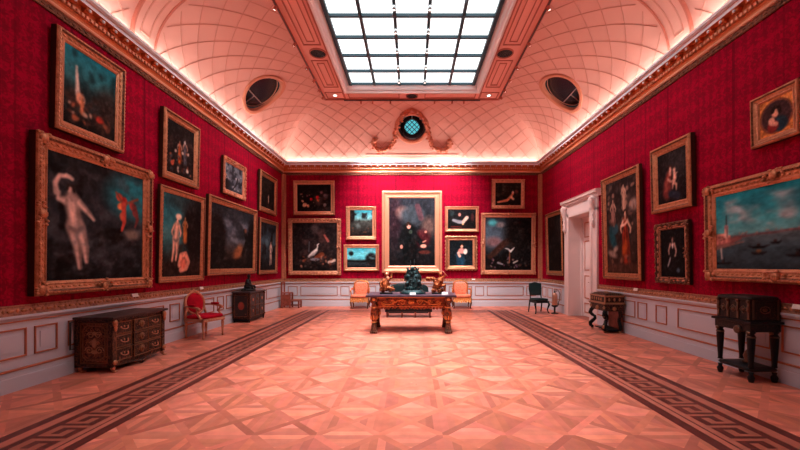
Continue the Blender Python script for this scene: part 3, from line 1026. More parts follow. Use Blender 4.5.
        co = np.stack([X, np.full(X.shape, y), Z], -1).reshape(-1, 3)
        idx = np.arange(ny*nx).reshape(ny, nx)
        F = np.stack([idx[1:, :-1], idx[1:, 1:], idx[:-1, 1:], idx[:-1, :-1]], -1).reshape(-1, 4)
        me = bpy.data.meshes.new(name); me.from_pydata(co.tolist(), [], F.tolist())
        ca = me.color_attributes.new('tone', 'FLOAT_COLOR', 'POINT')
        ca.data.foreach_set('color', np.concatenate([L.reshape(-1, 3), np.ones((ny*nx, 1))], 1).astype(np.float32).ravel())
        me.materials.append(M['canvas']); me.update()
        o = bpy.data.objects.new(name, me); COL.objects.link(o); o.parent = parent
        return o

TEAL, DARK, FLESH = (38, 104, 118), (20, 18, 20), (214, 168, 150)

def p_dusk(w, h):
    p = Paint(w, h, 1).grad([(0, (26, 112, 128)), (.35, (46, 108, 116)), (.55, (36, 48, 50)), (1, (24, 18, 18))])
    p.cloud((18, 40, 44), 4, 4, .45, .7, 0, .6, a=.7); p.cloud((70, 44, 36), 5, 6, .5, .75, .5, 1, a=.8)
    p.stroke([(.22, .22), (.23, .36), (.25, .58)], [.012, .02, .035], (205, 188, 176)); p.blob(.28, .62, .05, .08, (214, 150, 120)); p.figure(.33, .52, .3, FLESH, (190, 120, 84))
    p.blob(.68, .78, .07, .05, (186, 52, 38)); p.dabs(26, .1, .9, .66, .92, .015, .045, [(150, 84, 58), (90, 50, 40), (180, 150, 130), (60, 40, 36)])
    p.blob(.85, .55, .2, .25, (48, 34, 30), soft=.8, a=.8); return p
def p_rock(w, h):
    p = Paint(w, h, 2, .015).grad([(0, (30, 32, 36)), (.5, (40, 44, 50)), (1, (22, 24, 28))])
    p.cloud((74, 78, 84), 5, 7, .5, .8, .1, .9, a=.8); p.cloud((12, 11, 13), 6, 6, .45, .65, 0, 1, 0, .3)
    p.blob(.86, .22, .30, .20, (34, 110, 122), soft=.7); p.cloud((60, 70, 76), 6, 6, .5, .7, .05, .4, .6, 1, .6)
    p.blob(.86, .58, .10, .05, (128, 112, 98), soft=.9, a=.7); p.blob(.60, .62, .16, .07, (20, 20, 22), soft=.6); p.stroke([(.48, .7), (.62, .58), (.72, .55)], [.02, .04, .02], (18, 17, 19))
    p.cloud((64, 72, 78), 9, 16, .5, .75, .62, .95, a=.55)
    p.figure(.185, .22, .72, (206, 178, 168), None, .17, arms=((-.14, .12), (.26, .37)), wide=1.3, legs=((-.02, .94), (.08, .87)))
    p.stroke([(.075, .31), (.065, .24), (.10, .175), (.19, .165)], [.024, .02, .018, .014], (196, 166, 156), .8); p.stroke([(.16, .16), (.21, .18)], .016, (206, 178, 166), .8)
    p.cloud((96, 100, 106), 14, 18, .55, .8, .55, .98, .05, .6, .5)
    for x, y, c in ((.70, .24, (196, 74, 52)), (.76, .27, (168, 50, 44)), (.72, .32, (206, 120, 74)), (.86, .30, (150, 56, 48)), (.90, .36, (130, 48, 46)), (.74, .42, (188, 92, 64))):
        p.blob(x, y, .035, .045, c, p.r.uniform(0, 3))
    p.stroke([(.66, .20), (.75, .30), (.93, .22)], .012, (120, 70, 56)); p.stroke([(.75, .30), (.76, .46), (.73, .55)], [.03, .022, .012], (170, 66, 54)); p.stroke([(.88, .3), (.93, .42), (.9, .5)], [.03, .02, .01], (110, 52, 50)); return p
def p_orange_group(w, h):
    p = Paint(w, h, 3).grad([(0, (26, 22, 24)), (1, (30, 20, 20))]); p.cloud((58, 40, 36), 5, 7, .5, .8, .2, 1)
    p.figure(.45, .30, .46, FLESH, (178, 84, 44)); p.figure(.66, .24, .5, (190, 150, 130), (86, 82, 92)); p.dabs(40, .12, .9, .5, .93, .015, .04, [(170, 84, 50), (60, 70, 80), (200, 180, 165), (90, 40, 32), (40, 36, 40)])
    p.blob(.64, .3, .03, .03, (190, 186, 184)); p.blob(.76, .86, .04, .035, (206, 196, 186)); p.blob(.2, .8, .05, .05, (180, 84, 60)); return p
def p_pair(w, h):
    p = Paint(w, h, 4).grad([(0, (36, 96, 108)), (.5, (46, 104, 112)), (.8, (44, 58, 58)), (1, (34, 26, 24))])
    p.cloud((80, 118, 118), 4, 5, .5, .8, 0, .6, 0, .6, .6); p.blob(.85, .35, .28, .5, (22, 17, 18), soft=.5); p.blob(.45, .05, .3, .12, (40, 52, 56), soft=.8, a=.7)
    p.blob(.5, .95, .6, .2, (36, 24, 22), soft=.8); p.cloud((50, 40, 34), 7, 9, .5, .75, .5, 1, 0, .5)
    p.figure(.36, .26, .58, (222, 172, 150), None, -.12, wide=1.2); p.figure(.55, .24, .34, (216, 150, 110), (190, 112, 60)); p.blob(.38, .26, .06, .04, (212, 190, 170))
    p.stroke([(.42, .86), (.46, .74), (.58, .72), (.66, .82), (.6, .9), (.46, .92)], .035, (206, 140, 118)); p.blob(.52, .84, .06, .07, (196, 110, 90)); return p
def p_grey(w, h):
    p = Paint(w, h, 5).grad([(0, (92, 100, 112)), (1, (70, 78, 90))]); p.cloud((36, 42, 52), 5, 5, .42, .62); p.cloud((150, 150, 158), 6, 7, .6, .8); p.stroke([(.7, .45), (.62, .7), (.4, .95)], [.05, .04, .02], (34, 34, 40)); p.blob(.1, .8, .2, .2, (30, 26, 28)); return p
def p_valley(w, h):
    p = Paint(w, h, 6).grad([(0, (34, 36, 42)), (.3, (62, 68, 80)), (.55, (72, 74, 82)), (.75, (50, 38, 34)), (1, (24, 19, 19))])
    p.cloud((106, 108, 118), 4, 6, .5, .75, .2, .6, .2, .9, .8); p.cloud((30, 34, 40), 4, 5, .5, .7, 0, .5, a=.8)
    p.blob(.12, .6, .28, .5, (20, 17, 18), soft=.4); p.blob(.96, .6, .22, .5, (18, 15, 16), soft=.4); p.blob(.6, .72, .18, .10, (140, 84, 54), -.5, .8); p.stroke([(.75, .35), (.82, .5), (.72, .75)], .05, (24, 20, 20)); p.blob(.78, .33, .05, .04, (96, 60, 48)); p.blob(.5, .98, .6, .13, (22, 16, 16), soft=.5); return p
def p_small_dark(w, h):
    p = Paint(w, h, 7).grad([(0, (30, 25, 24)), (1, (22, 17, 18))]); p.cloud((56, 42, 36), 4, 6, .5, .8); p.figure(.55, .5, .34, (205, 170, 150), None); return p
def p_pale_one(w, h):
    p = Paint(w, h, 8).grad([(0, (36, 44, 54)), (.4, (62, 80, 92)), (1, (28, 24, 26))]); p.cloud((24, 24, 28), 5, 6, .45, .65); p.figure(.66, .36, .56, (212, 180, 166), None); p.blob(.4, .4, .1, .1, (70, 96, 108), soft=.9); return p
def p_flowers(w, h):
    p = Paint(w, h, 9).grad([(0, (24, 20, 22)), (1, (26, 20, 20))]); p.cloud((66, 50, 50), 4, 4, .5, .8, .2, 1, .5, 1)
    for x, y, r, c in ((.42, .55, .06, (176, 26, 40)), (.60, .48, .07, (170, 30, 36)), (.22, .76, .09, (212, 160, 128)), (.32, .80, .06, (200, 140, 110)), (.16, .62, .05, (200, 150, 120)), (.72, .30, .06, (120, 80, 84)), (.84, .42, .09, (88, 74, 78)), (.62, .6, .05, (190, 100, 60)), (.3, .42, .04, (110, 60, 70)), (.82, .76, .07, (104, 90, 88))):
        p.blob(x, y, r, r*.8, c, p.r.uniform(0, 3)); p.blob(x-.02, y-.03, r*.4, r*.3, tuple(min(255, k*1.25) for k in c))
    p.dabs(20, .1, .9, .35, .85, .012, .03, [(130, 60, 50), (70, 70, 50), (150, 120, 100)]); return p
def p_bird(w, h):
    p = Paint(w, h, 10).grad([(0, (28, 22, 26)), (.5, (38, 30, 32)), (1, (24, 20, 20))]); p.cloud((66, 46, 46), 4, 4, .5, .75); p.blob(.5, .12, .08, .08, (76, 64, 66), soft=.9)
    p.stroke([(.37, .70), (.46, .64), (.54, .57)], [.025, .045, .03], (176, 168, 170), .8); p.stroke([(.38, .68), (.47, .61), (.54, .55)], [.012, .024, .018], (222, 216, 214), .8); p.stroke([(.54, .56), (.565, .50), (.56, .46), (.595, .435)], [.018, .012, .011, .009], (214, 208, 206), .7); p.stroke([(.52, .72), (.66, .66)], [.03, .05], (120, 60, 40)); p.stroke([(.72, .26), (.80, .38)], [.018, .025], (170, 92, 84))
    p.stroke([(.38, .4), (.37, .6)], .014, (70, 72, 80)); p.stroke([(.82, .82), (.94, .78)], .03, (200, 180, 170)); p.blob(.5, .76, .1, .03, (110, 110, 120)); p.dabs(22, .1, .9, .7, .94, .015, .035, [(110, 60, 44), (70, 60, 60), (150, 100, 84)]); return p
def p_cyan(w, h):
    p = Paint(w, h, 11).grad([(0, (40, 130, 150)), (.3, (110, 178, 190)), (.42, (70, 76, 74)), (1, (22, 17, 17))]); p.blob(.08, .2, .12, .3, (20, 18, 20), soft=.5); p.cloud((30, 36, 40), 5, 5, .5, .7, .1, .5); p.blob(.35, .62, .10, .10, (78, 90, 92), soft=.8); p.dabs(14, .1, .9, .6, .9, .02, .05, [(90, 60, 46), (50, 44, 40)]); return p
def p_water(w, h):
    p = Paint(w, h, 12).grad([(0, (50, 150, 172)), (.35, (96, 196, 212)), (.55, (70, 166, 186)), (.62, (46, 70, 78)), (1, (20, 20, 24))]); p.blob(.14, .28, .12, .12, (22, 24, 26), soft=.5); p.blob(.85, .55, .30, .30, (20, 22, 24), soft=.4); p.cloud((120, 170, 180), 4, 6, .5, .8, 0, .6, a=.6); p.stroke([(0, .66), (.5, .7), (1, .62)], .05, (18, 20, 22)); return p
def p_portrait(w, h):
    p = Paint(w, h, 13, .014).grad([(0, (36, 42, 54)), (.5, (30, 34, 40)), (1, (22, 20, 24))]); p.blob(.12, .3, .1, .4, (44, 28, 38), soft=.9); p.blob(.30, .22, .10, .09, (130, 96, 92), .4, .8); p.blob(.5, .26, .18, .14, (52, 62, 72), soft=.6); p.stroke([(.62, .12), (.70, .30)], .04, (92, 52, 62), a=.7)
    p.blob(.86, .42, .10, .14, (84, 66, 64), soft=.8); p.blob(.72, .6, .12, .13, (70, 22, 30), soft=.6)
    p.stroke([(.44, .48), (.42, .70), (.41, .95)], [.10, .12, .07], (14, 18, 22)); p.stroke([(.52, .7), (.52, .97)], .05, (14, 16, 20)); p.stroke([(.35, .5), (.27, .62), (.27, .70)], .04, (18, 20, 25)); p.stroke([(.52, .5), (.62, .60), (.72, .68)], .035, (18, 20, 25))
    p.blob(.43, .41, .032, .045, (222, 160, 146)); p.stroke([(.39, .40), (.42, .365), (.46, .39)], .016, (44, 26, 22)); p.blob(.27, .72, .022, .03, (206, 150, 134)); p.blob(.75, .71, .045, .028, (210, 156, 138)); p.blob(.80, .50, .02, .018, (190, 130, 118)); p.stroke([(.74, .65), (.8, .63)], .01, (180, 120, 106)); p.blob(.78, .8, .09, .03, (92, 44, 40)); p.blob(.47, .5, .025, .03, (62, 78, 70)); return p
def p_white_sleeve(w, h):
    p = Paint(w, h, 14).grad([(0, (22, 25, 30)), (1, (20, 17, 18))]); p.blob(.15, .2, .1, .14, (40, 58, 62), soft=.9); p.blob(.42, .26, .07, .09, (186, 130, 120)); p.stroke([(.2, .55), (.4, .64), (.56, .66)], [.07, .09, .07], (130, 134, 146)); p.stroke([(.56, .62), (.68, .42)], [.08, .09], (206, 176, 164)); p.blob(.54, .75, .05, .05, (216, 170, 120)); p.blob(.88, .4, .08, .2, (70, 34, 36), soft=.7); p.stroke([(.12, .88), (.5, .9)], .03, (96, 34, 32)); return p
def p_bust(w, h):
    p = Paint(w, h, 15).grad([(0, (16, 24, 30)), (1, (14, 28, 38))]); p.stroke([(.42, .56), (.5, .86)], [.13, .17], (24, 56, 78)); p.blob(.53, .22, .055, .085, (204, 150, 126)); p.stroke([(.47, .2), (.53, .12), (.6, .2)], .025, (44, 26, 22)); p.blob(.52, .42, .14, .11, (196, 132, 126)); p.blob(.68, .44, .08, .11, (222, 206, 200)); p.stroke([(.38, .5), (.44, .62)], .05, (218, 176, 160)); return p
def p_reclining(w, h):
    p = Paint(w, h, 16).grad([(0, (30, 28, 26)), (1, (24, 18, 17))]); p.cloud((62, 56, 48), 4, 4, .5, .8, 0, .6); p.stroke([(.1, .86), (.45, .78), (.6, .62), (.68, .48)], [.04, .06, .06, .05], (196, 120, 90)); p.stroke([(.6, .62), (.7, .72)], .05, (216, 170, 140)); p.blob(.68, .42, .05, .06, (222, 178, 156)); p.blob(.82, .4, .08, .09, (100, 50, 48), soft=.7); return p
def p_night_land(w, h):
    p = Paint(w, h, 17).grad([(0, (24, 28, 32)), (1, (22, 17, 18))]); p.blob(.2, .32, .26, .32, (70, 88, 104), soft=.8); p.blob(.16, .10, .08, .06, (70, 160, 172), soft=.9); p.blob(.33, .14, .08, .05, (126, 120, 124), soft=.9); p.blob(.18, .46, .16, .09, (120, 92, 98), soft=.9); p.stroke([(.1, .75), (.4, .5), (.8, .3)], [.05, .06, .05], (62, 40, 34)); p.blob(.78, .3, .3, .3, (26, 20, 20), soft=.6)
    p.stroke([(.43, .585), (.50, .60), (.55, .645)], [.006, .014, .02], (186, 186, 190)); p.stroke([(.55, .645), (.60, .60), (.63, .57)], [.02, .014, .006], (214, 214, 216)); p.blob(.545, .64, .018, .024, (214, 214, 214)); p.stroke([(.53, .66), (.525, .86)], [.010, .012], (150, 96, 74), .8); p.stroke([(.28, .86), (.38, .89)], [.02, .012], (150, 146, 158), .8); p.stroke([(.62, .86), (.70, .825)], [.016, .012], (180, 176, 172), .8); p.dabs(22, .08, .92, .76, .95, .012, .03, [(96, 70, 90), (60, 54, 56), (120, 100, 96), (76, 48, 40)]); return p
def p_near_black(w, h):
    p = Paint(w, h, 18).grad([(0, (24, 20, 21)), (1, (18, 15, 16))]); p.cloud((38, 36, 38), 3, 5, .5, .8, .05, .7); return p
def p_altar(w, h):
    p = Paint(w, h, 19).grad([(0, (38, 30, 32)), (.5, (52, 40, 38)), (1, (46, 30, 26))]); p.cloud((100, 78, 72), 5, 8, .5, .8, 0, .5, a=.8)
    p.figure(.60, .06, .28, (206, 170, 150), (186, 150, 130)); p.figure(.24, .18, .36, (196, 160, 140), (150, 112, 104)); p.stroke([(.16, .50), (.2, .62), (.26, .68)], [.04, .06, .05], (26, 72, 84), .8); p.blob(.3, .52, .06, .06, (34, 70, 84)); p.blob(.18, .79, .09, .035, (150, 132, 122), .3, .9, .8); p.blob(.3, .74, .05, .03, (160, 140, 128), -.4, .9, .8); p.blob(.92, .3, .08, .06, (130, 110, 104), soft=.8)
    p.dabs(30, .05, .95, .05, .5, .012, .035, [(120, 90, 80), (170, 130, 112), (70, 50, 46), (96, 60, 52)], .6); p.figure(.64, .33, .60, (216, 174, 150), (140, 46, 30), wide=.9); p.blob(.6, .74, .045, .09, (172, 78, 32), .3, .9, .8); p.stroke([(.5, .50), (.62, .49), (.7, .46)], .014, (220, 180, 160), .8); p.dabs(14, .1, .9, .82, .97, .015, .035, [(90, 60, 50), (60, 40, 36), (130, 90, 72)], .6); p.blob(.5, .95, .5, .05, (70, 44, 36), soft=.8); return p
def p_mother(w, h):
    p = Paint(w, h, 20).grad([(0, (30, 26, 28)), (1, (22, 18, 22))]); p.blob(.7, .25, .3, .25, (42, 40, 44), soft=.9); p.stroke([(.43, .42), (.35, .58), (.34, .80)], [.07, .10, .13], (112, 48, 46), .7); p.stroke([(.40, .44), (.31, .60), (.30, .74)], [.03, .04, .04], (140, 66, 58), 1.0); p.stroke([(.46, .84), (.70, .90)], .07, (34, 42, 60), .8)
    p.blob(.455, .335, .045, .058, (204, 158, 142), soft=.6); p.blob(.44, .32, .024, .034, (228, 188, 170), soft=.9); p.stroke([(.39, .39), (.42, .285), (.49, .29), (.505, .33)], .02, (66, 36, 32), .8); p.stroke([(.45, .39), (.45, .45)], .03, (196, 150, 134), .8)
    p.stroke([(.60, .45), (.61, .55), (.57, .63)], [.035, .045, .035], (206, 160, 142), .8); p.stroke([(.585, .45), (.595, .54)], [.016, .02], (230, 190, 172), 1.0); p.blob(.595, .385, .036, .042, (214, 168, 150), soft=.6); p.stroke([(.57, .35), (.61, .345)], .014, (110, 70, 52), .8)
    p.stroke([(.58, .63), (.66, .68), (.66, .78)], [.03, .024, .014], (206, 158, 140), .8); p.stroke([(.55, .63), (.53, .74)], [.026, .014], (196, 148, 132), .8); p.stroke([(.38, .54), (.48, .60), (.58, .58)], [.024, .02, .014], (198, 150, 134), .8); p.stroke([(.62, .48), (.70, .45)], [.016, .01], (206, 160, 144), .8); return p
def p_seated(w, h):
    p = Paint(w, h, 21).grad([(0, (14, 18, 22)), (1, (14, 15, 19))]); p.stroke([(.5, .4), (.42, .62), (.5, .85)], [.08, .13, .17], (10, 12, 16)); p.figure(.50, .16, .74, (196, 160, 150), (20, 22, 28), 0, arms=((-.14, .50), (.12, .52)), wide=1.1); p.stroke([(.5, .33), (.51, .40)], [.03, .012], (210, 200, 198), .9); p.stroke([(.40, .60), (.36, .68), (.29, .78)], [.016, .02, .014], (184, 176, 178), .9); p.blob(.60, .56, .022, .02, (200, 166, 154), soft=.8); p.blob(.72, .86, .045, .05, (84, 100, 116), soft=.8); return p
def p_harbour(w, h):
    p = Paint(w, h, 22, .016).grad([(0, (26, 124, 140)), (.3, (46, 142, 154)), (.54, (88, 154, 160)), (.57, (78, 98, 104)), (.75, (54, 78, 88)), (1, (42, 58, 66))])
    p.cloud((146, 162, 168), 5, 6, .46, .72, .08, .42, .08, .62, .9); p.cloud((160, 162, 166), 7, 9, .5, .75, .3, .5, .4, 1, .7); p.cloud((24, 92, 106), 4, 5, .5, .7, 0, .3, a=.5)
    p.stroke([(.16, .58), (.6, .55), (1, .54)], [.012, .014, .016], (96, 70, 74)); p.dabs(40, .2, 1, .525, .56, .006, .014, [(140, 96, 92), (90, 64, 66), (170, 130, 120)])
    p.stroke([(.0, .66), (.12, .63), (.22, .60)], [.06, .05, .015], (120, 78, 76), .6)
    for k in range(6): p.stroke([(.008+.022*k, .545+.008*k), (.008+.022*k, .66-.006*k)], .018, ((176, 116, 106), (150, 96, 92))[k % 2], .5)
    p.stroke([(-.01, .535), (.07, .535)], .016, (206, 150, 134), .5); p.stroke([(.07, .56), (.125, .565)], .014, (196, 138, 124), .5)
    p.stroke([(.095, .56), (.095, .46)], .030, (196, 164, 152), .4); p.stroke([(.103, .56), (.103, .46)], .012, (96, 76, 80), .6); p.blob(.095, .435, .034, .035, (120, 104, 108), soft=.3); p.stroke([(.095, .40), (.095, .28)], [.009, .003], (44, 40, 48))
    p.stroke([(.0, .72), (.1, .69), (.25, .645)], [.022, .016, .006], (128, 96, 88)); p.stroke([(.045, .72), (.05, .86)], .011, (200, 188, 180), .5); p.dabs(16, .0, .16, .56, .66, .005, .010, [(84, 44, 44), (220, 184, 164), (70, 44, 48)])
    for x, y, s in ((.36, .72, .08), (.36, .80, .06), (.06, .92, .09), (.62, .84, .07), (.66, .78, .05), (.8, .88, .08), (.88, .74, .05), (.48, .68, .04), (.72, .66, .05)):
        p.stroke([(x-s, y-.008), (x-s*.5, y+.006), (x+s*.5, y+.006), (x+s, y-.012)], [.004, .014, .014, .004], (18, 18, 22))
        p.blob(x, y-.02, .02, .018, (60, 40, 40)); p.stroke([(x+.01, y), (x+.012, y-.07)], .004, (30, 26, 30))
    p.blob(.36, .775, .04, .018, (130, 90, 60)); p.blob(.42, .5, .006, .05, (190, 176, 170)); return p
def p_medallion(w, h):
    p = Paint(w, h, 23, .009).grad([(0, (214, 142, 80)), (1, (204, 130, 72))]); p.cloud((150, 88, 46), 12, 12, .5, .7)
    p.blob(.5, .5, .47, .47, (104, 56, 36), soft=.05); p.blob(.5, .5, .445, .445, (150, 88, 66), soft=.08); p.blob(.5, .5, .42, .42, (66, 44, 46), soft=.15); p.blob(.62, .74, .2, .2, (30, 56, 70)); p.blob(.40, .76, .16, .16, (128, 40, 40)); p.blob(.48, .40, .10, .13, (206, 150, 126)); p.stroke([(.40, .36), (.46, .24), (.58, .28), (.62, .42)], .05, (38, 26, 26)); p.blob(.36, .60, .09, .10, (210, 156, 134)); p.stroke([(.36, .66), (.5, .72)], .06, (206, 150, 130)); return p

# moulding kinds: (width, depth, ornament)
def picture(name_label, side, c0, c1, z0, z1, painter, fw=.13, fd=.10, style='plain', mats=('gold', 'gold_dark', 'gold_light'), tilt=1.3, cat='painting', group=None):
    """c0..c1 along the wall (world x or y), z0..z1 heights of the outer frame edge"""
    w, h = abs(c1-c0), z1-z0
    cm = (c0+c1)/2
    t = math.radians(tilt)
    g = .012 if side == 'back' else .012
    if side == 'back': loc, rz = (cm, YB-g, z0), 0
    elif side == 'left': loc, rz = (-XW+g, cm, z0), PI/2
    else: loc, rz = (XW-g, cm, z0), -PI/2
    root = thing('framed_picture', name_label, cat, loc, rz, group, rx=t)
    mts = [M[k] for k in mats]+[M['frame_side']]
    b = MB()
    d = fd
    b.cur = 3; b.frame_sweep(w, h, [(0, 0), (0, d*.70)])
    b.cur = 0; b.frame_sweep(w, h, [(0, d*.70), (fw*.05, d*.84), (fw*.16, d*.98), (fw*.27, d)])
    b.cur = 1; b.frame_sweep(w, h, [(fw*.27, d), (fw*.34, d*.86), (fw*.40, d*.78)])  # dark hollow and bright fillet put shade and highlight into the gilt
    b.cur = 0; b.frame_sweep(w, h, [(fw*.40, d*.78), (fw*.58, d*.62), (fw*.74, d*.58)])
    b.cur = 2; b.frame_sweep(w, h, [(fw*.74, d*.58), (fw*.80, d*.66), (fw*.86, d*.60)])
    b.cur = 0; b.frame_sweep(w, h, [(fw*.86, d*.60), (fw*1.0, d*.46), (fw*1.0, d*.36)])
    # carved ornament along the mouldings
    def run(inset, out, pitch, r, cur):
        b.cur = cur
        per = [((-w/2+inset, inset), (w/2-inset, inset)), ((w/2-inset, inset), (w/2-inset, h-inset)), ((w/2-inset, h-inset), (-w/2+inset, h-inset)), ((-w/2+inset, h-inset), (-w/2+inset, inset))]
        for (p0, p1) in per:
            L = math.hypot(p1[0]-p0[0], p1[1]-p0[1]); n = max(2, int(L/pitch))
            for k in range(n):
                f = (k+.5)/n
                horiz = abs(p1[0]-p0[0]) > abs(p1[1]-p0[1])
                rr = (r[0], r[1], r[2]) if horiz else (r[2], r[1], r[0])
                b.ball((p0[0]+f*(p1[0]-p0[0]), -out, p0[1]+f*(p1[1]-p0[1])), rr, 6, 4)
    if style in ('beaded', 'rich'):
        run(fw*.20, d*.97, .055, (.020, .010, .012), 2)
        run(fw*.56, d*.66, .085, (.034, .010, fw*.11), 0)
    elif style == 'carved':
        run(fw*.18, d*.94, .11, (.045, .022, fw*.17), 0)
        run(fw*.5, d*.72, .14, (.05, .014, fw*.16), 2)
    else:
        run(fw*.80, d*.62, .07, (.022, .008, .008), 2)
    if style in ('rich', 'carved'):
        r = random.Random(int(w*1000))
        for sx in (-1, 0, 1):
            for sz in (0, .5, 1):
                if sx == 0 and sz == .5: continue
                if style == 'rich' and (sx == 0 or sz == .5) and w < 1.2: continue
                cx, cz = sx*(w/2-fw*.42), (fw*.42 if sz == 0 else h-fw*.42 if sz == 1 else h/2)
                b.cur = 0
                b.ball((cx, -d*.92, cz), (fw*.34, d*.26, fw*.34), 8, 5)
                for k in range(9):
                    a = r.uniform(0, 2*PI); q = fw*r.uniform(.3, .62)
                    b.cur = 2 if k % 3 == 0 else 0
                    ex, ez = q*math.cos(a)*(1.5 if sx == 0 else 1), q*math.sin(a)*(1.5 if sz == .5 else 1)
                    nx, nz = cx+ex, cz+ez
                    nx = max(-w/2+.012, min(w/2-.012, nx)); nz = max(.012, min(h-.012, nz))
                    b.ball((nx, -d*.88, nz), (fw*.15, d*.2, fw*.11), 6, 4)
    if style == 'wavy':
        for k in range(10):
            for (x0, zz, dx, dz) in ((-w/2, 0, w, 0), (-w/2, h, w, 0), (-w/2, 0, 0, h), (w/2, 0, 0, h)):
                f = (k+.5)/10
                b.cur = 0 if k % 2 else 2
                b.ball((x0+f*dx, -d*.6, zz+f*dz), (.045 if dx else .022, .03, .045 if dz else .022), 6, 4)
    b.build('frame', mts, root)
    painter(w-2*fw+.02, h-2*fw+.02).grid(w-2*fw+.004, h-2*fw+.004, 'canvas', root, -d*.40, fw-.002)
    b = MB(); b.box(-w/2+.02, w/2-.02, -.018, -.002, .02, h-.02); b.build('backing_board', M['black'], root)
    return root

G0, G1 = ('gold', 'gold_dark', 'gold_light'), ('gold_dark', 'gold_dark', 'gold')
GP = ('gold_pale', 'gold', 'gold_light')
# wall opposite the doorway
picture('picture of a teal dusk sky over a crowd, hung high above the large pale nude', 'left', 5.0, 6.19, 3.42, 4.82, p_dusk, .15, .11, 'beaded', ('gold', 'gold_dark', 'gold_light'))
picture('very large deep-framed picture of a pale nude raising one arm before rocks', 'left', 4.72, 6.84, 1.155, 3.285, p_rock, .19, .125, 'rich', ('gold', 'gold_dark', 'gold'), tilt=.6)
picture('upright dark picture of orange-robed figures, hung above the teal-skied picture of a couple', 'left', 7.16, 8.37, 3.27, 4.64, p_orange_group, .16, .11, 'plain', ('gold', 'gold_dark', 'gold'))
picture('tall picture of a pale couple before a teal sky, a figure crouching below', 'left', 7.08, 8.61, 1.21, 3.115, p_pair, .12, .08, 'plain', ('gold', 'gold_dark', 'gold'))
picture('small grey-blue picture in a carved gilt frame, hung above the dark valley landscape', 'left', 9.48, 10.74, 3.42, 4.39, p_grey, .14, .09, 'carved', ('gold_pale', 'gold', 'gold_light'))
picture('large landscape of a dark valley under grey clouds, hung above the commode with the bronze', 'left', 8.74, 11.45, 1.31, 3.25, p_valley, .16, .10, 'beaded', ('gold', 'gold_dark', 'gold'))
picture('brown-black picture of one tiny pale nude, upper of two beside the corner', 'left', 11.73, 13.2, 3.3, 4.62, p_small_dark, .17, .10, 'plain', ('gold', 'gold_dark', 'gold'))
picture('upright picture of a pale nude on blue-grey, lower of two by the corner', 'left', 11.72, 13.3, 1.27, 3.09, p_pale_one, .13, .08, 'plain', ('gold', 'gold_dark', 'gold'))
# back wall (pixel rows and columns turned into metres)
def bpic(lbl, x0, x1, y0, y1, *a, **k):
    s = 26.43
    picture(lbl, 'back', (x0-412)/s, (x1-412)/s, CAMZ-(y1-265.5)/s, CAMZ-(y0-265.5)/s, *a, **k)
bpic('dark still life with red and cream flowers, hung above the picture of a white bird', 293, 334.5, 180.5, 215, p_flowers, .15, .08, 'plain', GP)
bpic('large dark picture of a long-necked white bird in a pale carved frame', 288, 341, 218.5, 275, p_bird, .16, .09, 'carved', GP)
bpic('small upright landscape with a cyan strip of sky over dark ground', 346, 376, 206.2, 239.8, p_cyan, .145, .08, 'rich', GP)
bpic('small wide picture of bright cyan water and sky between black trees', 343.5, 379, 244.5, 271, p_water, .13, .07, 'plain', GP)
bpic('tallest picture of the end wall, a standing man in black, broad pale frame', 382, 442, 190.8, 272.8, p_portrait, .27, .12, 'plain', ('gold_light', 'gold_pale', 'gold_light'), tilt=.5)
bpic('small wide picture of a bending woman in white sleeves', 445, 479, 206.3, 231.8, p_white_sleeve, .115, .07, 'plain', GP)
bpic('small half-length figure in rose and blue, in a wavy-edged carved frame', 445.5, 477, 236, 270, p_bust, .16, .09, 'wavy', ('gold', 'gold_dark', 'gold_light'))
bpic('small square picture of a reclining figure, hung alone high in a beaded frame', 492, 525, 179, 208.7, p_reclining, .14, .08, 'carved', GP)
bpic('large night landscape with a small white bird and a blue-grey cloud', 481, 536, 213, 274.5, p_night_land, .17, .09, 'rich', GP)
# wall with the doorway
picture('almost black upright picture between the corner and the doorway', 'right', 11.85, 13.3, 1.22, 3.38, p_near_black, .15, .09, 'plain', ('gold', 'gold_dark', 'gold'))
picture('very tall picture of a woman in red and orange below pale figures', 'right', 7.8, 9.34, 1.225, 3.70, p_altar, .15, .10, 'beaded', ('gold', 'gold_dark', 'gold'))
picture('picture of a mother holding a baby on a black ground, in a moulded gilt frame', 'right', 6.38, 7.45, 2.58, 3.85, p_mother, .16, .11, 'plain', ('gold', 'gold_dark', 'gold'))
picture('small black picture of a seated figure with a white collar, in a pierced carved frame', 'right', 6.46, 7.35, 1.21, 2.36, p_seated, .13, .08, 'carved', ('gold_dark', 'black', 'gold_pale'))
picture('large wide harbour view with a teal sky, a domed church and many boats', 'right', 3.72, 6.09, 1.31, 2.83, p_harbour, .19, .11, 'rich', ('gold', 'gold_dark', 'gold_pale'), tilt=.8)
picture('small round painting of a mother and baby set in a square gold frame', 'right', 4.61, 5.28, 3.2, 3.90, p_medallion, .11, .09, 'plain', ('gold', 'gold_dark', 'gold_light'))

# ------------------------------------------------------------------ CEILING FITTINGS
def vent(x, y, r, label):
    t = thing('ceiling_vent', label, 'vent', (x, y, ZFLAT))
    b = MB(); b.lathe([(r*1.16, 0), (r*1.16, -.02), (r*1.08, -.035), (r, -.03), (r, -.005)], 32, caps=False); b.build('rim', M['band_line'], t)
    b = MB()
    b.lathe([(r, -.006), (.0005, -.006)], 32, caps=False)
    b.build('backing', M['black'], t)
    b = MB()
    for q in (.34, .58, .80):
        b.lathe([(r*(q-.05), -.008), (r*(q-.05), -.028), (r*(q+.05), -.028), (r*(q+.05), -.008)], 28, caps=False)
    for k in range(12):
        a = k*PI/6; b.tube([(r*.1*math.cos(a), r*.1*math.sin(a), -.02), (r*.98*math.cos(a), r*.98*math.sin(a), -.02)], .008, 5)
    b.lathe([(r*.16, -.008), (r*.16, -.035), (.001, -.035)], 16, caps=False)
    b.build('grille', M['dark_metal'], t)
vent(-2.39, 9.40, .19, 'round dark ceiling grille in the border over the velvet armchair')
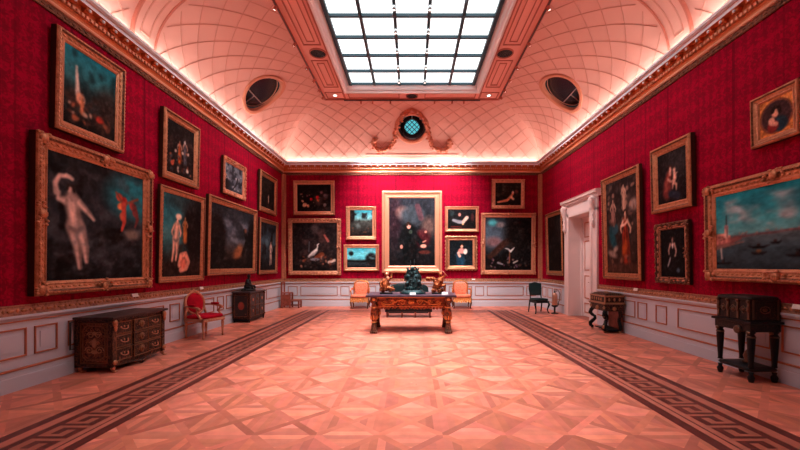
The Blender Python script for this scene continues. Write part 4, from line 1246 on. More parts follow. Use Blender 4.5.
vent(2.36, 9.40, .19, 'round dark ceiling grille in the border on the doorway edge of the skylight')
vent(0, 11.76, .17, 'round dark ceiling grille between the skylight and the teal round window')

def downlight(x, y, label):
    t = thing('ceiling_downlight', label, 'ceiling light', (x, y, ZFLAT))
    b = MB(); b.lathe([(.075, 0), (.075, -.012), (.055, -.016), (.05, -.004)], 20, caps=False); b.build('rim', M['white'], t)
    b = MB(); b.lathe([(.052, -.006), (.0005, -.006)], 20, caps=False); b.build('lamp', M['lamp'], t)
downlight(-2.44, 11.74, 'small recessed downlight at the border corner over the commode with the bronze')
downlight(2.44, 11.74, 'small recessed downlight at the border corner nearest the green chair')

def aim(loc, target):
    return (Vector(target)-Vector(loc)).to_track_quat('-Z', 'Y').to_euler()

def spot_head(name, loc, target, label, group, body='lamp_body', scale=1.0, z_stem=.08):
    """cylindrical spotlight hung from a point, its mouth towards the target"""
    t = thing(name, label, 'spotlight', loc, 0, group)
    d = (Vector(target)-Vector(loc)).normalized()
    R = d.to_track_quat('-Z', 'Y').to_matrix().to_4x4()
    s = scale
    b = MB(); b.mat = Matrix.Translation((0, 0, -.09*s)) @ R
    b.lathe([(.028*s, .075*s), (.046*s, .06*s), (.05*s, -.06*s), (.044*s, -.06*s), (.04*s, -.035*s)], 14, caps=False)
    b.lathe([(.028*s, .075*s), (.0005, .078*s)], 14, caps=False)
    b.build('housing', M[body], t)
    b = MB(); b.mat = Matrix.Translation((0, 0, -.09*s)) @ R
    b.lathe([(.042*s, -.04*s), (.0005, -.04*s)], 14, caps=False); b.build('lamp', M['lamp'], t)
    b = MB(); b.tube([(0, 0, 0), (0, 0, -.08*s)], .012*s, 6); b.build('stem', M[body], t)
    return t, d

def spot_light(loc, target, power, size, blend, col, rad=.06):
    l = bpy.data.lights.new('spot', 'SPOT'); l.energy = power; l.spot_size = math.radians(size); l.spot_blend = blend; l.shadow_soft_size = rad
    l.color = col
    o = bpy.data.objects.new('spot_beam', l); COL.objects.link(o)
    o.location = loc; o.rotation_euler = aim(loc, target)
    return o

WARM = (1.0, 0.84, 0.78)
TR = (7.57, 8.82, 9.87, 10.56, 11.15, 11.62)
for s, lbl in ((-1, 'spotlight on the ceiling track nearer the velvet armchair'), (1, 'spotlight on the ceiling track nearer the doorway')):
    tr = thing('lighting_track', 'thin dark lighting track along the ceiling edge %s' % ('over the velvet armchair' if s < 0 else 'over the doorway wall'), 'lighting track', (s*2.80, 7.5, ZFLAT-.04))
    b = MB(); b.box(-.014, .014, -4.0, 4.3, -.025, 0); b.build('rail', M['lamp_body'], tr)
    for i, y in enumerate(TR):
        loc = (s*2.80, y, ZFLAT-.075)
        tgt = (s*XW, y-.1, 3.6 if i % 2 else 2.6)
        spot_head('track_spotlight', loc, tgt, 'small '+lbl, 'track spotlights nearer the armchair' if s < 0 else 'track spotlights nearer the doorway', body='band_line', scale=.72)
tr = thing('lighting_track', 'thin dark lighting track across the ceiling edge over the end wall', 'lighting track', (0, 11.98, ZFLAT-.04))
b = MB(); b.box(-2.2, 2.2, -.018, .018, -.03, 0); b.build('rail', M['lamp_body'], tr)
BK = (-1.65, -1.27, -.70, .73, 1.30, 1.68)
for x in BK:
    spot_head('end_wall_spotlight', (x, 11.98, ZFLAT-.07), (x*1.3, YB, 2.8), 'small spotlight on the track facing the end wall', 'spotlights over the end wall', body='band_line', scale=.6)
# lamps clipped under two skylight bars
for x in (-GX+2*GX*2/5, -GX+2*GX*3/5):
    for y in (11.0, 10.22, 9.43, 8.65, 7.86):
        spot_head('skylight_spotlight', (x, y, GZ-.09), (x*1.5, y+.3, 0), 'small pale lamp clipped under a skylight bar', 'lamps under the skylight bars', body='silver', scale=.75)

# ------------------------------------------------------------------ COMMODES
def handle_geo(w=.09):
    b = MB()
    b.tube([(-w/2, 0, .008), (-w*.42, -.02, -.012), (-w*.15, -.028, -.024), (w*.15, -.028, -.024), (w*.42, -.02, -.012), (w/2, 0, .008)], .0065, 6)
    b.ball((-w/2, -.006, .01), (.014, .008, .014), 8, 5); b.ball((w/2, -.006, .01), (.014, .008, .014), 8, 5)
    b.ball((0, -.004, .012), (.012, .006, .016), 8, 5)
    return b
def commode_large():
    W, D, H = 1.13, .55, .80
    t = thing('commode', 'dark brass-inlaid commode of nine drawers on the floor below the pale nude', 'commode', (-XW+.05, 5.90, 0), PI/2)
    # local: front faces -y, back at y=0
    b = MB()
    b.cur = 0
    b.box(-W/2+.03, W/2-.03, -D+.03, 0, .09, H-.03)
    b.cur = 1
    for s in (-1, 1):                                # canted corner stiles
        b.box(s*(W/2-.035)-.035, s*(W/2-.035)+.035, -D, -D+.07, .07, H-.03)
        b.box(s*(W/2-.02)-.02, s*(W/2-.02)+.02, -.06, 0, .07, H-.03)
    b.box(-W/2+.0, W/2-.0, -D+.02, 0, .075, .125)
    b.box(-W/2+.0, W/2-.0, -D+.02, 0, H-.06, H-.03)
    b.build('carcass', [M['boulle'], M['boulle']], t, bevel=.004)
    b = MB(); b.box(-W/2-.035, W/2+.035, -D-.04, 0, H-.03, H+.005); b.build('top', M['commode_top'], t, bevel=.008)
    for s in (-1, 1):                                # inlaid end panels
        b = MB()
        Mx = Matrix.Translation((s*(W/2-.03), -D/2-.0, .13)) @ Matrix.Rotation(s*PI/2, 4, 'Z')
        b.mat = Mx
        pw, ph = D-.14, H-.21
        b.cur = 0; b.box(-pw/2, pw/2, -.012, .0, 0, ph)
        b.cur = 1
        b.frame_sweep(pw, ph, [(0, 0), (0, .02), (.015, .024), (.02, .012)])
        c = .055                                      # octagonal inner border
        q = .045; x, z0, z1 = pw/2-q, q, ph-q
        pts = [(-x+c, z0), (x-c, z0), (x, z0+c), (x, z1-c), (x-c, z1), (-x+c, z1), (-x, z1-c), (-x, z0+c)]
        b.tube([(p, -.016, z) for p, z in pts], .009, 5, closed=True)
        b.cur = 2
        r = random.Random(5)
        for sg in (-1, 1):                            # scrolling brass arabesque
            for (x0, zc, R) in ((.055, ph*.70, .05), (.075, ph*.32, .06), (.03, ph*.5, .04)):
                b.tube([(sg*(x0+R*(1-k/22)*math.cos(k*.55)), -.013, zc+R*(1-k/22)*math.sin(k*.55)) for k in range(18)], .007, 5)
        b.ball((0, -.012, ph*.5), (.035, .008, .07), 10, 6); b.ball((0, -.012, ph*.74), (.03, .008, .03), 8, 5); b.ball((0, -.012, ph*.28), (.05, .008, .03), 8, 5)
        b.build('end_panel', [M['boulle_dense'], M['brass'], M['brass_bright']], t)
    cw = (W-.14)/3
    for r_ in range(3):
        for c_ in range(3):
            x = (c_-1)*cw; z = .135+r_*(H-.21)/3; hh = (H-.21)/3-.012
            yf = -D+.03-(.035 if c_ == 1 else .012)
            b = MB(); b.cur = 0
            b.box(x-cw/2+.005, x+cw/2-.005, yf, -D+.08, z, z+hh)
            b.cur = 1; old = b.mat; b.mat = Matrix.Translation((x, yf, z))
            b.frame_sweep(cw-.012, hh, [(0, 0), (0, .008), (.008, .012), (.016, .0)])
            b.mat = old
            dr = b.build('drawer', [M['boulle'], M['brass']], t)
            if c_ == 1:
                b = MB(); zc = z+hh/2
                b.ball((x, yf-.012, zc), (.045, .016, .05), 12, 8); b.ball((x, yf-.025, zc+.01), (.022, .014, .03), 10, 6)
                for k in range(7):
                    a = k*PI/6; b.ball((x+.055*math.cos(a), yf-.006, zc+.055*math.sin(a)), (.02, .006, .012), 6, 4)
                b.build('mask_mount', M['brass'], dr)
            else:
                h = handle_geo(.13).build('handle', M['gold_pale'], dr); h.location = (x, yf-.008, z+hh*.52)
    for s in (-1, 1):
        b = MB()
        b.ball((s*(W/2-.035), -D-.015, H-.09), (.04, .03, .055), 10, 6); b.ball((s*(W/2-.035), -D-.02, H-.16), (.025, .02, .05), 8, 6)
        b.build('corner_mount', M['gold'], t)
        b = MB(); b.ball((s*(W/2-.035), -D-.012, .14), (.036, .022, .04), 10, 6)
        b.build('corner_mount', M['gold'], t)
        for y in (-D+.03, -.05):
            b = MB(); x = s*(W/2-.04)
            b.tube([(x, y, .09), (x+s*.005, y-.01, .05), (x+s*.012, y-.02, .022)], [.03, .032, .02], 8)
            for k in (-1, 0, 1): b.ball((x+s*.012+k*.018, y-.045, .014), (.012, .026, .013), 6, 4)
            b.build('foot', M['gold_pale'], t)
    b = MB()
    b.tube([(-W/2+.1, -D+.03, .085), (-.2, -D+.03, .07), (-.08, -D-.0, .055), (0, -D-.01, .03), (.08, -D-.0, .055), (.2, -D+.03, .07), (W/2-.1, -D+.03, .085)], [.012, .016, .02, .03, .02, .016, .012], 6)
    b.build('apron', M['boulle'], t)
    b = MB()
    x = -W/2-.085
    b.tube([(x+.08, -.02, .74), (x, -.02, .74), (x, -.02, .35), (x+.08, -.02, .35)], .012, 6); b.build('side_bar', M['dark_metal'], t)
commode_large()

def commode_small():
    W, D, H = 1.02, .48, .83
    t = thing('commode', 'dark commode with a red oval plaque on its end, carrying a small bronze', 'commode', (-XW+.05, 10.52, 0), PI/2)
    b = MB()
    b.box(-W/2+.02, W/2-.02, -D+.02, 0, .11, H-.03)
    for s in (-1, 1):
        b.box(s*(W/2-.03)-.03, s*(W/2-.03)+.03, -D, -D+.06, .09, H-.03)
    b.build('carcass', M['boulle'], t, bevel=.004)
    b = MB(); b.box(-W/2-.03, W/2+.03, -D-.03, 0, H-.03, H); b.build('top', M['commode_top'], t, bevel=.006)
    for s in (-1, 1):
        b = MB(); b.mat = Matrix.Translation((s*(W/2-.02), -D/2, .16)) @ Matrix.Rotation(s*PI/2, 4, 'Z')
        pw, ph = D-.12, H-.24
        b.cur = 0; b.box(-pw/2, pw/2, -.008, 0, 0, ph)
        b.cur = 1; b.frame_sweep(pw, ph, [(0, 0), (0, .014), (.01, .018), (.016, .006)])
        for sx in (-1, 1):
            for z in (.07, ph-.07): b.ball((sx*(pw/2-.06), -.01, z), (.018, .006, .018), 8, 5)
        b.cur = 2; b.lathe([(.001, .014), (.075, .012), (.085, .0)], 20, mat=Matrix.Translation((0, -.008, ph/2)) @ Matrix.Scale(1.3, 4, (0, 0, 1)) @ Matrix.Rotation(PI/2, 4, 'X'))
        b.cur = 1; b.tube([(.088*math.cos(k*PI/10), -.014, ph/2+.114*math.sin(k*PI/10)) for k in range(20)], .007, 5, closed=True)
        b.build('end_panel', [M['dark_wood'], M['gold_dark'], M['red_plaque']], t)
    for r_ in range(2):
        for c_ in range(3):
            cw = (W-.12)/3; x = (c_-1)*cw; hh = (H-.22)/2; z = .15+r_*hh
            b = MB(); b.box(x-cw/2+.004, x+cw/2-.004, -D+.005, -D+.06, z, z+hh-.012)
            b.cur = 1; b.mat = Matrix.Translation((x, -D+.005, z)); b.frame_sweep(cw-.01, hh-.012, [(0, 0), (0, .006), (.008, .008), (.012, 0)])
            dr = b.build('drawer', [M['dark_wood'], M['gold_dark']], t)
            b = MB()
            b.ball((x, -D-.004, z+hh/2), (.035, .012, .045), 10, 6); b.build('mount', M['gold_pale' if c_ != 1 else 'brass'], dr)
    for s in (-1, 1):
        b = MB(); b.box(s*(W/2-.03)-.012, s*(W/2-.03)+.012, -D-.008, -D, .13, H-.05); b.ball((s*(W/2-.03), -D-.01, H-.08), (.025, .02, .03), 8, 5); b.ball((s*(W/2-.03), -D-.01, .15), (.025, .02, .03), 8, 5); b.build('corner_mount', M['gold_dark'], t)
        for y in (-D+.03, -.05):
            b = MB(); b.lathe([(.03, .11), (.034, .08), (.02, .03), (.024, .0)], 10, at=(s*(W/2-.035), y, 0)); b.build('foot', M['ebony'], t)
    b = MB(); b.box(-W/2+.06, W/2-.06, -D+.03, -.02, .035, .11); b.build('plinth', M['ebony'], t)
M['red_plaque'] = mat('red_plaque', (0.36, 0.06, 0.04, 1), 0.4)
commode_small()

def bronze_on_commode():
    t = thing('bronze_sculpture', 'small black bronze of a seated figure standing on a commode top', 'sculpture', (-XW+.27, 10.52, .832), PI/2)
    b = MB(); b.lathe([(.19, 0), (.20, .02), (.17, .05), (.16, .07)], 24); b.build('base', M['bronze'], t)
    b = MB(); r = random.Random(2)
    b.ball((0, 0, .12), (.15, .12, .09), 10, 8)
    b.tube([(0, 0, .12), (.01, .01, .24), (0, 0, .33)], [.10, .085, .06], 10)
    b.ball((.0, -.01, .42), (.045, .05, .06), 10, 8); b.tube([(0, 0, .34), (0, 0, .39)], .03, 8)
    b.tube([(-.08, 0, .31), (-.13, -.05, .22), (-.06, -.10, .16)], [.035, .03, .022], 8); b.tube([(.08, 0, .31), (.13, .02, .22), (.14, -.04, .12)], [.035, .03, .022], 8)
    b.tube([(-.05, -.02, .14), (-.08, -.14, .15), (-.07, -.15, .06)], [.05, .04, .028], 8); b.tube([(.05, -.02, .14), (.10, -.13, .13), (.10, -.15, .06)], [.05, .04, .028], 8)
    for k in range(10): b.ball((r.uniform(-.13, .13), r.uniform(-.1, .1), r.uniform(.05, .14)), r.uniform(.03, .05), 7, 5)
    b.build('figure', M['bronze'], t, remesh=.011)
bronze_on_commode()

# ------------------------------------------------------------------ SEATING
def cyl_between(b, pts, r, n=8): b.tube(pts, r, n)
def velvet_armchair():
    t = thing('armchair', 'gilt armchair with an oval red velvet back and red seat', 'armchair', (-4.53, 8.08, 0), PI/2-.30)
    t.scale = (1.08, 1.08, 1.02)
    # faces -y; seat .56 wide, .54 deep
    w, f, k = .27, -.25, .24
    b = MB(); b.cushion(-w, w, f-.01, k-.02, .39, .49, 6); b.build('seat_cushion', M['red_velvet'], t)
    b = MB()
    b.box(-w, w, f, f+.045, .345, .41); b.box(-w, w, k-.045, k, .345, .41); b.box(-w, -w+.045, f, k, .345, .41); b.box(w-.045, w, f, k, .345, .41)
    for i in range(9): b.ball((-w+.03+i*(2*w-.06)/8, f-.006, .378), (.024, .008, .018), 6, 4)
    b.build('seat_frame', M['gold_pale'], t, bevel=.006)
    for sx in (-1, 1):
        for y in (f+.03, k-.03):
            b = MB(); b.lathe([(.032, .36), (.036, .335), (.022, .325), (.030, .29), (.016, .05), (.022, .035), (.014, .0)], 12, at=(sx*(w-.03), y, 0)); b.build('leg', M['gold_pale'], t)
    tilt = Matrix.Translation((0, k-.03, .46)) @ Matrix.Rotation(-.16, 4, 'X') @ Matrix.Scale(1.10, 4, (1, 0, 0)) @ Matrix.Scale(.93, 4)
    b = MB(); b.mat = tilt
    b.lathe([(.001, .05), (.12, .045), (.185, .025), (.205, .0), (.001, -.02)], 28, mat=Matrix.Translation((0, 0, .27)) @ Matrix.Scale(1.2, 4, (0, 0, 1)) @ Matrix.Rotation(PI/2, 4, 'X'))
    b.build('backrest', M['red_velvet'], t)
    b = MB(); b.mat = tilt
    b.tube([(.215*math.cos(i*PI/16), 0, .27+.255*math.sin(i*PI/16)) for i in range(32)], .026, 8, closed=True)
    b.tube([(-.2, 0, .16), (-.23, .01, .05), (-.235, .0, -.08)], .022, 8); b.tube([(.2, 0, .16), (.23, .01, .05), (.235, 0, -.08)], .022, 8)
    b.tube([(-.16, 0, .09), (0, 0, .045), (.16, 0, .09)], .02, 8)
    for i in range(5): b.ball((-.08+.04*i, -.01, .535+.02*(1-abs(i-2)/2)), (.03, .02, .026), 8, 5)
    b.ball((0, -.01, .575), (.035, .02, .035), 8, 6)
    b.build('back_frame', M['gold_pale'], t)
    for sx in (-1, 1):
        b = MB()
        b.tube([(sx*.225, k+.02, .66), (sx*.265, .12, .665), (sx*.285, -.04, .65), (sx*.285, -.13, .635), (sx*.275, -.16, .60)], [.02, .02, .02, .026, .026], 8)
        b.tube([(sx*.28, -.13, .62), (sx*.27, -.08, .53), (sx*.262, -.15, .46), (sx*.262, -.20, .40)], [.024, .02, .024, .026], 8)
        b.ball((sx*.283, -.155, .615), (.032, .032, .032), 8, 6)
        arm = b.build('arm', M['gold_pale'], t)
        b = MB(); b.cushion(sx*.275-.032, sx*.275+.032, -.09, .11, .665, .71, 4, 14, 8); b.build('arm_pad', M['red_velvet'], arm)
velvet_armchair()

def silk_armchair(x, label):
    t = thing('armchair', label, 'armchair', (x, 13.42, 0), 0, 'orange silk armchairs against the end wall')
    w, f, k = .33, -.30, .28
    b = MB(); b.cushion(-w+.02, w-.02, f-.02, k-.06, .38, .52, 6); b.build('seat_cushion', M['orange_silk'], t)
    b = MB()
    b.box(-w, w, f, f+.05, .29, .40); b.box(-w, w, k-.05, k, .29, .40); b.box(-w, -w+.05, f, k, .29, .40); b.box(w-.05, w, f, k, .29, .40)
    for i in range(8):
        xx = -w+.05+i*(2*w-.1)/7
        b.ball((xx, f-.004, .295-.02*(i % 2)), (.045, .014, .05), 7, 5); b.ball((xx, f-.012, .36), (.03, .012, .025), 6, 4)
    b.build('seat_frame', M['table_gold'], t, bevel=.006)
    for sx in (-1, 1):
        for y in (f+.04, k-.04):
            b = MB(); b.tube([(sx*(w-.04), y, .34), (sx*(w-.02), y-.015, .22), (sx*(w-.045), y, .08), (sx*(w-.03), y-.02, .022)], [.04, .034, .022, .022], 8); b.build('leg', M['gold_dark'], t)  # dark gilt legs: shade under the seat put into the colour
    b = MB(); b.mat = Matrix.Translation((0, k-.05, .46)) @ Matrix.Rotation(-.14, 4, 'X')
    b.cushion(-.235, .235, -.06, .02, .02, .48, 7, 24, 10); b.build('backrest', M['orange_silk'], t)
    b = MB(); b.mat = Matrix.Translation((0, k-.05, .46)) @ Matrix.Rotation(-.14, 4, 'X')
    pts = [(-.26, 0, -.1), (-.25, 0, .1), (-.265, 0, .3), (-.25, 0, .45), (-.17, 0, .50), (0, 0, .53), (.17, 0, .50), (.25, 0, .45), (.265, 0, .3), (.25, 0, .1), (.26, 0, -.1)]
    b.tube(pts, .026, 8)
    for i in range(5): b.ball((-.1+.05*i, -.015, .515+.012*(2-abs(i-2))), (.035, .02, .022), 7, 5)
    b.build('back_frame', M['table_gold'], t)
    for sx in (-1, 1):
        b = MB(); b.tube([(sx*.255, k-.06, .70), (sx*.31, .08, .69), (sx*.335, -.10, .66), (sx*.335, -.16, .63)], .024, 8); b.tube([(sx*.335, -.13, .65), (sx*.32, -.10, .54), (sx*.32, -.16, .40)], .024, 8)
        arm = b.build('arm', M['table_gold'], t)
        b = MB(); b.cushion(sx*.315-.035, sx*.315+.035, -.06, .12, .695, .74, 4, 14, 8); b.build('arm_pad', M['orange_silk'], arm)
silk_armchair(-1.87, 'orange silk armchair below the small picture of cyan water')
silk_armchair(1.79, 'orange silk armchair below the half-length figure in the wavy frame')

def green_chair():
    t = thing('side_chair', 'dark green leather side chair with bowed legs, near the room corner by the doorway', 'chair', (4.14, 12.08, 0), .16)
    w, f, k = .24, -.22, .22
    b = MB(); b.cushion(-w, w, f, k-.02, .40, .49, 6); b.build('seat', M['green_leather'], t)
    b = MB(); b.box(-w+.01, w-.01, f+.01, k, .34, .41); b.build('seat_frame', M['ebony'], t, bevel=.01)
    for sx in (-1, 1):
        b = MB(); b.tube([(sx*(w-.03), f+.03, .40), (sx*(w+.0), f-.0, .30), (sx*(w-.045), f+.035, .12), (sx*(w-.02), f+.0, .03), (sx*(w-.0), f-.02, .02)], [.04, .036, .02, .02, .022], 8); b.build('leg', M['ebony'], t)
        b = MB(); b.tube([(sx*(w-.03), k-.02, .42), (sx*(w-.02), k, .25), (sx*(w-.02), k+.05, .015)], [.028, .024, .018], 8); b.build('leg', M['ebony'], t)
    tl = Matrix.Translation((0, k-.02, .44)) @ Matrix.Rotation(-.12, 4, 'X')
    b = MB(); b.mat = tl
    n = 13; vs, fs = [], []
    for i in range(n):
        x = -.20+.40*i/(n-1); top = .53+.035*math.cos((x/.20)*PI/2)**2-.02*(abs(x) > .17)
        xb = x*.90
        for y, dz in ((-.035, -.012), (.02, 0)):
            vs += [(xb, y, .12-dz), (x, y, top+dz)]
    for i in range(n-1):
        a, c = i*4, (i+1)*4
        fs += [(a, c, c+1, a+1), (a+2, a+3, c+3, c+2), (a+1, c+1, c+3, a+3), (a, a+2, c+2, c)]
    fs += [(0, 1, 3, 2), ((n-1)*4, (n-1)*4+2, (n-1)*4+3, (n-1)*4+1)]
    b.add(vs, fs, False); b.build('backrest', M['green_leather'], t, bevel=.01)
    b = MB(); b.mat = tl
    for sx in (-1, 1): b.tube([(sx*.20, 0, -.08), (sx*.19, .0, .12), (sx*.21, 0, .34), (sx*.20, 0, .52)], .02, 8)
    b.build('back_frame', M['ebony'], t)
green_chair()

def settee():
    t = thing('settee', 'low black-green settee standing behind the carved table', 'settee', (-.10, 11.25, 0), 0)
    b = MB(); b.cushion(-.72, .72, -.28, .24, .32, .47, 8, 28, 8); b.build('seat', M['green_leather'], t)
    b = MB(); b.box(-.70, .70, -.27, .25, .17, .36); b.build('seat_frame', M['ebony'], t, bevel=.01)
    b = MB(); b.mat = Matrix.Translation((0, .22, .42)) @ Matrix.Rotation(-.1, 4, 'X'); b.cushion(-.62, .62, -.05, .05, 0, .58, 7, 28, 10); b.build('backrest', M['green_leather'], t)
    for x in (-.64, -.2, .2, .64):
        for y in (-.23, .20):
            b = MB(); b.lathe([(.034, .28), (.036, .24), (.02, .06), (.026, .03), (.02, 0)], 10, at=(x, y, 0)); b.build('leg', M['brown_wood'], t)
    b = MB(); b.box(-.6, .6, -.02, .02, .10, .13); b.build('stretcher', M['ebony'], t)
settee()

# ------------------------------------------------------------------ CENTRE TABLE
TX, TY = -.02, 8.95
def centre_table():
    t = thing('carved_table', 'long carved and gilded table with a dark stone top in the middle of the parquet', 'table', (TX, TY, 0))
    W, D, H = 2.08, 1.04, .875
    b = MB()
    b.box(-W/2, W/2, -D/2, D/2, H-.05, H); b.build('tabletop', M['table_top'], t, bevel=.012)
    b = MB(); b.cur = 0
    x, y = W/2-.21, D/2-.12
    b.box(-x, x, -y, -y+.06, .60, H-.05); b.box(-x, x, y-.06, y, .60, H-.05); b.box(-x, -x+.06, -y, y, .60, H-.05); b.box(x-.06, x, -y, y, .60, H-.05)
    b.cur = 1
    b.box(-x-.02, x+.02, -y-.02, y+.02, H-.075, H-.05)
    b.box(-x, x, -y-.012, -y+.0, .585, .61)
    fr = b.build('frieze', [M['table_wood'], M['table_gold']], t)
    b = MB()
    for sx in (-1, 1):                                   # scrolls of the frieze and its centre cartouche
        pts = []
        for i in range(26):
            a = i/25
            pts.append((sx*(.12+.58*a), -y-.02, .70+.055*math.sin(a*2*PI*.95+.5)))
        b.tube(pts, .013, 6)
        for (cx, cz, R, s2) in ((.20, .70, .07, 1), (.62, .69, .065, -1), (.42, .72, .04, 1)):
            b.tube([(sx*(cx+R*(1-k/20)*math.cos(k*.62*s2)), -y-.02, cz+R*(1-k/20)*math.sin(k*.62*s2)) for k in range(17)], .011, 6)
        for k in range(7): b.ball((sx*(.30+.06*k), -y-.016, .655+.05*(k % 2)), (.028, .012, .016), 6, 4)
    b.ball((0, -y-.02, .70), (.075, .02, .05), 10, 6); b.ball((0, -y-.03, .70), (.04, .02, .03), 8, 6)
    b.build('scroll_carving', M['table_gold'], fr)
    b = MB()
    for i in range(21):                                   # hanging lambrequin
        xx = -x+.08+i*(2*x-.16)/20
        b.ball((xx, -y-.004, .585-.02*abs(math.sin(i*PI/5))), (.04, .014, .035), 7, 5)
    b.build('apron', M['table_wood'], fr)
    for sx in (-1, 1):
        for sy in (-1, 1):
            lx, ly = sx*(W/2-.185), sy*(D/2-.10)
            b = MB(); b.cur = 0
            b.box(lx-.075, lx+.075, ly-.075, ly+.075, .72, H-.05)
            b.lathe([(.075, .72), (.085, .70), (.05, .67), (.065, .62), (.045, .585)], 14, at=(lx, ly, 0))
            b.lathe([(.05, .585), (.075, .52), (.088, .44), (.08, .36), (.06, .30), (.05, .25)], 14, at=(lx, ly, 0))
            b.cur = 1
            for z in (.70, .585, .25): b.lathe([(.06, z-.015), (.085, z), (.06, z+.015)], 14, at=(lx, ly, 0))
            b.ball((lx, ly-.06, .77), (.05, .03, .04), 8, 6)
            for k in range(8):
                a = k*PI/4; b.ball((lx+.07*math.cos(a), ly+.07*math.sin(a), .36), (.022, .022, .06), 6, 5)
            leg = b.build('leg', [M['table_wood'], M['table_gold']], t)
            b = MB()
            b.tube([(lx, ly, .25), (lx, ly-.01, .17), (lx, ly-.02, .09), (lx, ly-.03, .05)], [.05, .062, .07, .075], 10)
            for k in (-1.5, -.5, .5, 1.5): b.ball((lx+k*.042, ly-.095, .035), (.026, .05, .035), 7, 5)
            b.ball((lx, ly-.02, .04), (.09, .08, .04), 10, 6)
            b.build('paw_foot', M['gold_dark'], leg)
centre_table()
TZ = .877

def gilt_group(x, flip, label):
    """rearing rider-like gilt bronze group on a rocky base"""
    t = thing('statuette', label, 'statuette', (x, TY-.12, TZ), 0, 'gilt bronzes on the carved table')
    s = -1 if flip else 1
    b = MB(); b.box(-.15, .15, -.11, .11, 0, .03); b.build('plinth', M['bronze'], t, bevel=.006)
    b = MB(); r = random.Random(4+flip)
    for k in range(12): b.ball((r.uniform(-.12, .12), r.uniform(-.07, .07), r.uniform(.06, .11)), r.uniform(.03, .055), 7, 5)
    if not flip:
        b.tube([(-.03, 0, .08), (-.02, 0, .22), (.0, 0, .36)], [.11, .10, .06], 10)
        b.tube([(-.05, -.02, .32), (-.14, -.05, .26), (-.13, -.09, .16)], [.04, .032, .022], 8); b.tube([(.04, 0, .34), (.12, -.04, .38), (.13, -.02, .48)], [.038, .03, .02], 8)
        b.tube([(.0, -.05, .15), (.10, -.10, .12), (.2, -.06, .10)], [.06, .05, .03], 8); b.tube([(-.06, 0, .15), (-.16, -.06, .08)], [.06, .03], 8)
        b.ball((.0, -.01, .44), (.045, .05, .058), 10, 8); b.tube([(0, 0, .34), (0, 0, .41)], .03, 8)
        b.ball((.03, .03, .50), (.05, .03, .035), 8, 6)
    else:
        b.tube([(-.09, 0, .10), (-.02, 0, .20), (.05, 0, .30), (.08, 0, .38)], [.07, .10, .09, .06], 10)
        b.tube([(-.02, .02, .30), (-.12, .0, .36), (-.22, -.02, .34)], [.05, .045, .06], 8); b.ball((-.24, -.02, .35), (.06, .05, .055), 10, 7)
        b.tube([(.07, 0, .38), (.15, -.02, .41), (.17, -.03, .48)], [.035, .028, .018], 8); b.tube([(.05, 0, .2), (.16, -.04, .2), (.15, -.05, .06)], [.06, .045, .025], 8); b.tube([(-.08, 0, .14), (-.14, -.05, .05)], [.05, .026], 8)
        b.ball((.06, -.01, .46), (.042, .045, .055), 10, 8); b.tube([(.065, 0, .38), (.06, 0, .43)], .03, 8)
        b.tube([(.02, .0, .46), (.0, .02, .53)], .02, 6)
    for k in range(22):
        a = r.uniform(0, 2*PI); z = r.uniform(.06, .36); q = (.14-.2*(z-.06))*r.uniform(.7, 1.1)
        p = Vector((q*math.cos(a), q*.7*math.sin(a), z)); d = Vector((math.cos(a)*.035, math.sin(a)*.03, r.uniform(-.01, .04)))
        b.tube([p*.85+Vector((0, 0, .006)), p, p+d], [.026, .02, .010], 6)
    b.build('figure', M['gilt_bronze'], t, remesh=.008)
    if flip:
        b = MB(); b.tube([(.10, -.04, .55), (.22, -.05, .42)], .008, 6); b.build('spear', M['gold_light'], t)
    else:
        b = MB(); b.ball((.01, -.03, .47), (.05, .045, .04), 10, 6); b.ball((.03, -.04, .36), (.05, .03, .06), 8, 6); b.build('drapery', M['gold_light'], t)
gilt_group(-.61, False, 'gilt bronze seated figure with a pale raised head on the carved table')
gilt_group(.62, True, 'gilt bronze group holding a slanting spear on the carved table')

